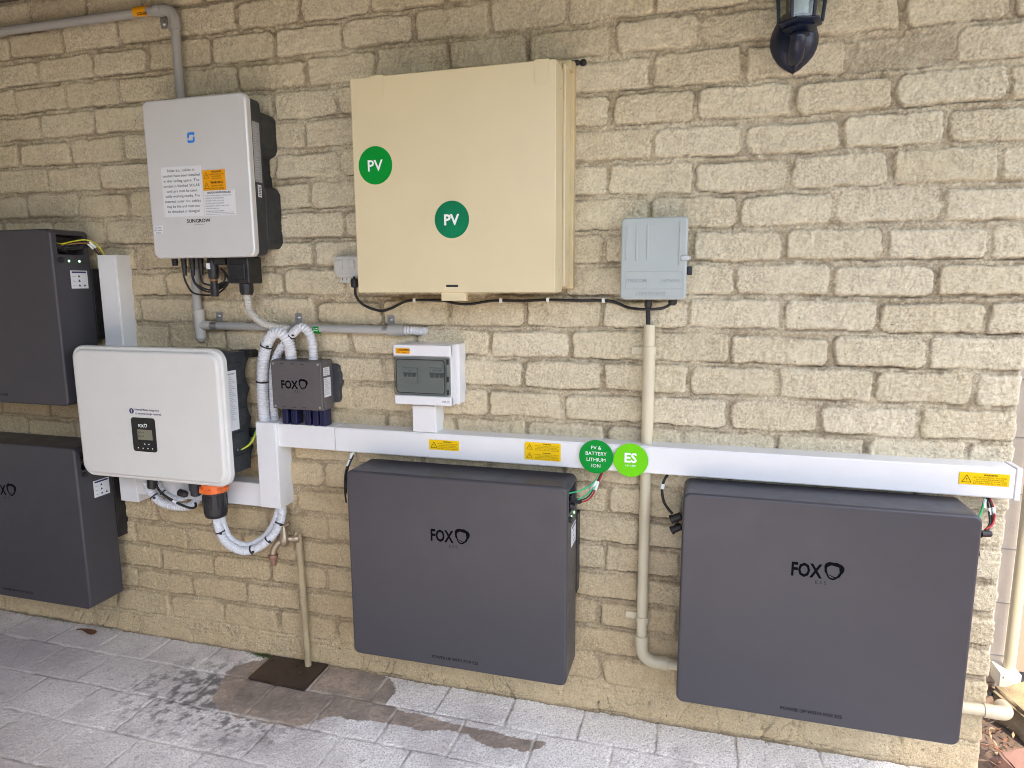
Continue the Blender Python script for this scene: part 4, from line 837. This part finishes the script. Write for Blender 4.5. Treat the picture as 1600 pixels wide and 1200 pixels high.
for u_, r_, l in ((1013, .0105, .018), (1051, .012, .010)):
    c = P(u_, 469, .045); g = MB(); g.lathe([(r_, .004), (r_, -l), (r_*.7, -l-.006)], (c[0], -.045, TZ0), (0, 0, 1), 16); g.build('cable_gland', MT['black'], t)
g = MB(); x_ = P(1013, 490, .03)[0]; g.tube([(P(1013, 469, .045)[0], -.045, TZ0-.01), (x_, -.038, TZ0-.04), (x_, -.03, TZ0-.06), (x_, -.03, 1.22)], .0062, 12); t2 = thing('cable', 'black cable dropping from the grey box into the cream pipe', 'cable', (x_, -.03, 1.25)); g.build('sheath', MT['rubber'], t2)

# ------------------------------------------------------------------ cream pipe
t = thing('pipe', 'cream plastic pipe dropping from the grey box and turning right at the foot', 'pipe', (-.59, -.026, .22))
PX, PR, PD = -.589, .0158, .026
g = MB(); g.lathe([(PR-.003, 1.20), (PR-.003, 1.247), (PR, 1.247), (PR, .26)], (PX-.001, -PD, 0), (0, 0, 1), 24, 0); g.tube([(-.55, -PD, .2185), (.33, -PD, .2185)], PR, 24, smooth=False); g.build('tube', MT['pvc'], t)
g = MB(); bz = P(1012, 548, .026)[2]; g.cyl((PX, -PD, bz+.013), (PX, -PD, bz-.014), PR+.0030, 24); g.cyl((PX, -PD, bz-.014), (PX, -PD, .93), PR+.0014, 24, bev=.0002); g.build('sleeve', MT['pvc'], t)
g = MB(); R0 = .042; A_ = [(PX, -PD, .285), (PX, -PD, .2185+R0)]+[(PX+R0-R0*math.cos(w), -PD, .2185+R0-R0*math.sin(w)) for w in [PI/2*i/8 for i in range(1, 9)]]+[(PX+.066, -PD, .2185)]
g.tube(A_, PR+.0030, 24, smooth=False); g.cyl((PX, -PD, .30), (PX, -PD, .278), PR+.0048, 24); g.cyl((PX+.060, -PD, .2185), (PX+.080, -PD, .2185), PR+.0048, 24); g.build('elbow', MT['pvc'], t)
for v_, s_ in ((549, -1), (968, -1)):
    z_ = P(1008, v_, .026)[2]; g = MB(); g.lathe([(PR+.001, -.010), (PR+.0035, -.010), (PR+.0035, .010), (PR+.001, .010)], (PX, -PD, z_), (0, 0, 1), 24); g.rr(PX-.052, PX-.010, z_-.010, z_+.010, .002, -.0085, r=.004, fil=.001); g.build('pipe_bracket', MT['pvc'], t)
g = MB(); g.tube([(.322, -PD, .2185), (.345, -PD, .2175), (.372, -.018, .214), (.386, .008, .208), (.390, .04, .20)], PR+.0025, 24, step=.004); g.build('end_bend', MT['pvc'], t)

# ------------------------------------------------------------------ tap
t = thing('garden_tap', 'weathered brass tap with a painted pipe rising from the pit lid', 'tap', (-1.77, -.03, 0))
TXx = -1.774
g = MB(); g.tube([(TXx+.010, -.03, -.01), (TXx+.005, -.03, .25), (TXx, -.03, .480), (TXx-.003, -.032, .497), (TXx-.012, -.04, .503)], .0118, 16, step=.03); g.cyl((TXx+.004, -.03, .250), (TXx+.004, -.03, .275), .0145, 16); g.build('riser_pipe', MT['tappipe'], t)
zt_ = .490
g = MB(); g.lathe([(.0145, 0), (.0165, .004), (.0165, .016), (.013, .020), (.013, .034), (.016, .038), (.016, .048)], (TXx+.004, -.034, zt_), (-1, -.5, 0), 16)
bx, by = TXx-.038, -.058; g.lathe([(.010, -.022), (.0165, -.016), (.0185, 0), (.0165, .012), (.0125, .020), (.0125, .030), (.009, .034), (.007, .050), (.0045, .052)], (bx, by, zt_), (0, 0, 1), 18)
g.tube([(bx, by, zt_-.004), (bx-.018, by-.010, zt_-.010), (bx-.030, by-.018, zt_-.030), (bx-.034, by-.020, zt_-.050)], .0115, 14, step=.004); g.build('tap_body', MT['brass'], t)
g = MB(); g.tube([(bx-.022, by-.004, zt_+.060), (bx-.008, by, zt_+.052), (bx+.008, by, zt_+.052), (bx+.022, by+.004, zt_+.060)], lambda s_: .0045+.003*abs(s_-.5)*2, 10, step=.003); g.build('handle', MT['brass'], t)
g = MB(); g.lathe([(.0135, 0), (.017, -.003), (.017, -.013), (.0135, -.017), (.0095, -.018), (.009, -.040), (.0075, -.042)], (bx-.034, by-.020, zt_-.048), (0, 0, 1), 18); g.build('hose_adaptor', MT['copper'], t)
# pit lid
x0, y0 = -1.925, -.160
g = MB(); b_ = bmesh.new(); g.poly([(-1.926, -.150), (-1.697, -.160), (-1.700, -.002), (-1.928, -.006)], .0095, .0005, b=.0015, T=lambda x, y, z: (x, z, y))
g.cyl((-1.80, -.045, .009), (-1.80, -.045, .0115), .006, 12); g.build('pit_lid', MT['pit'], label='rusty dark square pit lid in the paving under the tap', cat='pit lid')

# ------------------------------------------------------------------ battery leads
def leads(label, loc, strands, markers, plugs, r=.0028):
    t = thing('battery_leads', label, 'cables', loc, 'leads feeding the batteries')
    for mt_, q in strands: g = MB(); g.tube(q, r, 8, step=.005); g.build('lead', MT[mt_], t)
    for a, b_ in markers: g = MB(); g.cyl(a, b_, r+.0016, 10); g.build('marker', MT['signwhite'], t)
    for a, b_, rr_ in plugs: g = MB(); g.cyl(a, b_, rr_, 14); g.lathe([(rr_*1.15, 0), (rr_*1.15, .006)], a, Vector(b_)-Vector(a), 14); g.build('plug', MT['black'], t)
leads('black and white leads at the top left of the middle battery', P(545, 720, .06), [('rubber', [P(551, 700, .04), P(548, 716, .05), P(542, 730, .06), P(539, 745, .07), P(538.5, 765, .07), P(541, 785, .06)]), ('rubber', [P(553, 700, .04), P(551, 714, .05), P(545, 728, .06), P(541, 745, .06), P(541, 770, .05)])],
      [(P(550, 707, .045), P(547.5, 717, .05)), (P(546.5, 718, .052), P(542.5, 728, .058)), (P(552.5, 706, .045), P(549, 717, .05))], [])
leads('green, black and red leads at the top right of the middle battery', P(915, 765, .09), [('greenw', [P(938, 735, .05), P(932, 748, .06), P(924, 757, .08), P(908, 766, .11), P(888, 771, .13)]), ('greenw', [P(940, 735, .05), P(934, 752, .06), P(922, 768, .08), P(907, 779, .11), P(889, 783, .13)]),
      ('rubber', [P(941, 735, .05), P(934, 752, .06), P(927, 765, .07), P(918, 777, .085), P(903, 783, .10)]), ('redw', [P(943, 735, .05), P(937, 750, .06), P(929, 768, .07), P(921, 779, .085), P(905, 786, .10)]), ('redw', [P(939, 735, .05), P(931, 755, .06), P(928, 770, .07), P(917, 782, .085), P(904, 785, .10)])],
      [(P(932, 751, .062), P(926, 764, .07)), (P(928, 755, .062), P(923, 766, .07)), (P(935, 752, .062), P(930, 766, .07))], [(P(888, 780, .14), P(906, 783, .10), .0085), (P(888, 790, .13), P(896, 793, .12), .0085)], r=.0022)
leads('black lead bowing out at the top left of the nearest battery', P(1038, 770, .05), [('rubber', [P(1046, 738, .03), P(1038, 750, .035), P(1034.5, 765, .04), P(1037, 783, .05), P(1044, 795, .06), P(1051, 803, .065)]), ('rubber', [P(1064, 805, .06), P(1056, 820, .06), P(1052, 828, .065)])],
      [(P(1036, 756, .038), P(1034.5, 764, .04))], [(P(1048, 812, .065), P(1064, 806, .065), .0115), (P(1049, 829, .065), P(1064, 822, .065), .0105)], r=.0042)
leads('green, red and black leads between the right end of the duct and the nearest battery', P(1550, 800, .06), [('greenw', [P(1539, 775, .03), P(1537, 785, .04), P(1534, 797, .06), P(1528, 812, .09)]), ('rubber', [P(1541, 775, .03), P(1544, 790, .04), P(1546, 806, .06), P(1546, 820, .08), P(1538, 830, .10)]), ('redw', [P(1545, 775, .03), P(1551, 790, .04), P(1554, 806, .06), P(1550, 820, .08), P(1540, 827, .10)]), ('rubber', [P(1543, 775, .03), P(1549, 790, .04), P(1550, 808, .06), P(1546, 824, .08), P(1540, 832, .10)])],
      [(P(1539, 780, .035), P(1537, 794, .05)), (P(1545.5, 794, .045), P(1546.5, 805, .055)), (P(1552, 793, .045), P(1553.5, 804, .055))], [(P(1530, 834, .11), P(1546, 834, .09), .0085)], r=.0026)
leads('yellow, brown and black leads at the top of the upper left battery', P(140, 380, .08), [('yelloww', [P(80, 377, .15), P(95, 381, .14), P(115, 377, .10), P(135, 375, .07), P(152, 383, .05), P(163, 398, .04)]), ('brownw', [P(80, 386, .15), P(100, 383, .13), P(125, 380, .09), P(145, 382, .06), P(160, 398, .04)]), ('rubber', [P(88, 386, .15), P(110, 387, .12), P(135, 382, .07), P(150, 387, .05), P(158, 398, .04)]), ('rubber', [P(95, 389, .14), P(120, 389, .10), P(142, 386, .06), P(155, 398, .045)])],
      [(P(140, 378, .068), P(150, 387, .056)), (P(137, 380, .068), P(146, 389, .056))], [(P(84, 388, .14), P(104, 391, .12), .012), (P(110, 385, .10), P(130, 385, .08), .009)], r=.0026)

# ------------------------------------------------------------------ wall lantern
t = thing('wall_lantern', 'dark navy carriage lantern on the wall at the top right', 'wall lamp', (-.245, 0, 1.894))
cx = -.246
g = MB(); pr = []
L_ = []
for i in range(25):
    s_ = i/24; z_ = 1.895+s_*.145; w_ = .058*math.sin(min(1, (s_*1.9))**.8*PI/2) if s_ < .55 else .058*(1-.45*((s_-.55)/.45)**2); L_.append((w_, z_))
vs = []; K = 13
for w_, z_ in L_:
    for k in range(K):
        a = -1+2*k/(K-1); rib = .011*abs(math.cos(a*PI*1.5+.5)); dd_ = .038*math.sqrt(max(0, 1-a*a))*(w_/.058)+rib*(1-abs(a)); vs.append((cx+a*w_, -.001-dd_, z_))
g.add(vs, [(i*K+k, i*K+k+1, (i+1)*K+k+1, (i+1)*K+k) for i in range(24) for k in range(K-1)])
g.add([(cx-.002, -.03, 1.905), (cx+.002, -.03, 1.905), (cx, .003, 1.890)], [(0, 1, 2)]); g.build('back_plate', MT['lantern'], t)
ly = -.085; zc0 = P(1250, 35, .10)[2]
g = MB(); g.tube([(cx, -.02, 1.93), (cx, -.05, 1.925), (cx, -.08, 1.945), (cx, ly, zc0-.01)], lambda s_: .020-.002*s_, 14); g.build('arm', MT['lantern'], t)
cl = (cx+.003, ly, zc0)
g = MB(); g.lathe([(.010, -.030), (.026, -.024), (.020, -.018), (.042, -.012), (.038, -.006), (.053, 0), (.053, .004)], cl, (0, 0, 1), 6, phase=.5)
top = .20
for k in range(6):
    w = 2*PI*k/6; a = Vector(cl)+Vector((.049*math.cos(w), .049*math.sin(w), .003)); b_ = Vector(cl)+Vector((.066*math.cos(w), .066*math.sin(w), top)); g.tube([a, b_], .0042, 6, smooth=False)
g.lathe([(.068, top-.006), (.074, top), (.074, top+.008), (.055, top+.03), (.025, top+.055), (.012, top+.062), (.010, top+.072), (.004, top+.08)], cl, (0, 0, 1), 6, phase=0)
g.build('cage', MT['lantern'], t)
for k in range(6):
    w0, w1 = 2*PI*k/6, 2*PI*(k+1)/6; g = MB(); q = [Vector(cl)+Vector((r_*math.cos(w), r_*math.sin(w), h_)) for r_, w, h_ in ((.048, w0, .005), (.048, w1, .005), (.064, w1, top-.005), (.064, w0, top-.005))]
    g.add(q, [(0, 1, 2, 3)]); g.build('pane', MT['glass'], t)
g = MB(); g.cyl((cl[0], cl[1], cl[2]+.004), (cl[0], cl[1], cl[2]+.02), .020, 20, 1); g.cyl((cl[0], cl[1], cl[2]+.02), (cl[0], cl[1], cl[2]+.12), .017, 20, 0); g.build('lamp_tube', [MT['candle'], MT['lantern']], t)

# ------------------------------------------------------------------ beyond the end of the wall
g = MB(); g.box(.20, .588, .52, .62, -.02, 2.3, b=.004)
for i in range(12): g.box(.199, .5885, .5185, .5215, .10+i*.19, .104+i*.19, 1, b=0)
g.build('side_wall', [MT['render'], MT['conduit']], label='pale block wall seen past the right end of the brick wall', cat='wall')
t = thing('gate', 'peach sheet metal gate beyond the right end of the brick wall', 'gate', (1.2, .56, .05))
g = MB(); g.box(.615, 2.6, .545, .57, .05, 2.0, b=.002); g.build('sheet', MT['fence'], t)
g = MB()
for z_ in (.05, .14, .9, 1.92): g.box(.612, 2.602, .528, .5445, z_, z_+.05, b=.003)
for x_ in (.612, 1.6): g.box(x_, x_+.045, .524, .5275, .05, 2.0, b=.001)
g.build('rail', MT['fence'], t)
t = thing('downpipe', 'cream downpipe with a white box at its foot past the wall end', 'downpipe', (.585, .48, 0))
a = P(1577, 1040, -.48); g = MB(); g.tube([(a[0], .48, .07), (a[0], .48, 2.2)], .0175, 16, smooth=False); g.build('tube', MT['creampipe'], t)
g = MB(); g.box(a[0]-.040, a[0]+.022, .440, .515, a[2]-.060, a[2]-.008, b=.003); g.cyl((a[0]-.028, .4395, a[2]-.020), (a[0]-.028, .437, a[2]-.020), .003, 10); g.build('foot_box', MT['hosegrey'], t)
g = MB(); g.tube([(a[0]-.012, .475, a[2]-.062), (a[0]-.013, .475, a[2]-.10), (a[0]-.02, .47, a[2]-.15), (a[0]-.05, .46, a[2]-.2)], .024, 16); g.build('outlet', MT['white'], t)
g = MB(); g.tube([P(1545, 1085, -.30), P(1560, 1085, -.33), P(1575, 1088, -.36), P(1590, 1091, -.38), P(1610, 1080, -.42)], .0045, 8); g.build('cable', MT['heatsink'], label='dark cable crossing in front of the white downpipe foot', cat='cable')
def rock(name, c, s, mat, label, seed, rot=0):
    b_ = bmesh.new(); bmesh.ops.create_cube(b_, size=1); rr_ = random.Random(seed)
    for v in b_.verts: v.co = Vector((v.co.x*s[0]*(1+rr_.uniform(-.18, .12)), v.co.y*s[1]*(1+rr_.uniform(-.18, .12)), v.co.z*s[2]*(1+rr_.uniform(-.2, .2))))
    bmesh.ops.bevel(b_, geom=b_.edges[:], offset=min(s)*.10, segments=2, affect='EDGES'); bmesh.ops.subdivide_edges(b_, edges=b_.edges[:], cuts=3, use_grid_fill=True)
    from mathutils import noise as mn
    for v in b_.verts: v.co += Vector(v.co).normalized()*(mn.fractal(v.co*16+Vector((seed, 0, 0)), 1, 2, 5)*.020)
    bmesh.ops.rotate(b_, verts=b_.verts, cent=(0, 0, 0), matrix=Matrix.Rotation(rot, 3, 'Z')@Matrix.Rotation(.12, 3, 'X')); bmesh.ops.triangulate(b_, faces=b_.faces[:])
    for v in b_.verts: v.co += Vector(c)
    g = MB(); g.bm(b_); return g.build(name, mat, label=label, cat='rock', group='rocks past the wall end', angle=60)
sand = simple('sandstone', (0.25, 0.18, 0.095), .9, var=.4, bump=.006, bs=70, dust=.15); red = simple('red_stone', (0.16, 0.085, 0.065), .85, var=.3, bump=.002, bs=90)
c = G(1600, 1150, .0); rock('rock', (c[0]+.055, c[1]+.04, .035), (.20, .17, .12), sand, 'squared yellow sandstone block beside the right end of the wall', 3, .5)
c = G(1585, 1190, .0); rock('rock', (c[0]+.03, c[1]-.02, -.005), (.13, .11, .05), red, 'flat reddish stone in the leaf litter at the bottom right corner', 8, .3)
c = G(1600, 1080, .0); rock('rock', (c[0]+.10, c[1]-.02, .02), (.13, .07, .07), simple('pink_stone', (.28, .19, .16), .8, bump=.002, bs=90), 'small pinkish stone in front of the gate', 12, .2)
# leaf litter and weeds (uncountable)
g = MB(); rl = random.Random(4)
for i in range(2600):
    x_, y_ = rl.uniform(.36, 1.5), rl.uniform(-.5, .52)
    L2 = rl.uniform(.015, .05); w_ = rl.uniform(.002, .009); a = rl.uniform(0, 2*PI); tl = rl.uniform(-.35, .35); z_ = rl.uniform(-.012, .014)
    d = Vector((math.cos(a), math.sin(a), tl)); s_ = Vector((-math.sin(a), math.cos(a), rl.uniform(-.4, .4))); c = Vector((x_, y_, z_))
    g.add([c-d*L2/2, c+s_*w_/2+Vector((0, 0, .002)), c+d*L2/2, c-s_*w_/2], [(0, 1, 2, 3)], rl.choice((0, 0, 1, 2)))
g.build('leaf_litter', [MT['leaf'], simple('dark_bark', (.05, .032, .022), .8), simple('straw', (.30, .20, .11), .8)], kind='stuff', label='dark leaf litter on the soil past the wall end', cat='leaf litter')
g = MB()
for i in range(900):
    if rl.random() < .45: u_, v_ = rl.gauss(412, 10), 1022
    elif rl.random() < .7: u_, v_ = rl.uniform(20, 175), 960
    else: u_, v_ = rl.choice((330, 905, 960, 1030, 660, 750, 1210))+rl.gauss(0, 9), 1000
    x_ = P(u_, v_, .01)[0]; y_ = -abs(rl.gauss(.004, .008))-.003; hgt = rl.uniform(.006, .020) if 380 < u_ < 450 else rl.uniform(.003, .012); a = rl.uniform(-.9, .9); b2_ = rl.uniform(-.8, .1)
    c = Vector((x_, y_, -.001)); tip = c+Vector((a*hgt, b2_*hgt, hgt)); g.add([c-Vector((.0008, 0, 0)), c+Vector((.0008, 0, 0)), tip], [(0, 1, 2)], 0 if (380 < u_ < 450 or rl.random() < .5) else 1)
g.build('weeds', [simple('moss_green', (.09, .12, .03), .8), simple('dry_weed', (.16, .11, .06), .8)], kind='stuff', label='small weeds and moss along the foot of the brick wall', cat='weeds')
# dry leaf on the paving
g = MB(); a, b_ = Vector(G(120, 986)), Vector(G(148, 997)); d = (b_-a); n_ = Vector((-d.y, d.x, 0)).normalized(); K = 9; vs = []
for i in range(K):
    s_ = i/(K-1); c = a+d*s_+Vector((0, 0, .004+.010*math.sin(s_*PI)*.6+.012*s_)); w_ = .002+.016*s_**1.3*(1 if s_ < .9 else .6)
    vs += [c-n_*w_+Vector((0, 0, .004)), c, c+n_*w_+Vector((0, 0, .005))]
g.add(vs, [(i*3+k, i*3+k+1, (i+1)*3+k+1, (i+1)*3+k) for i in range(K-1) for k in range(2)]); g.build('dry_leaf', MT['leaf'], label='curled brown leaf lying on the pavers at the left', cat='leaf')
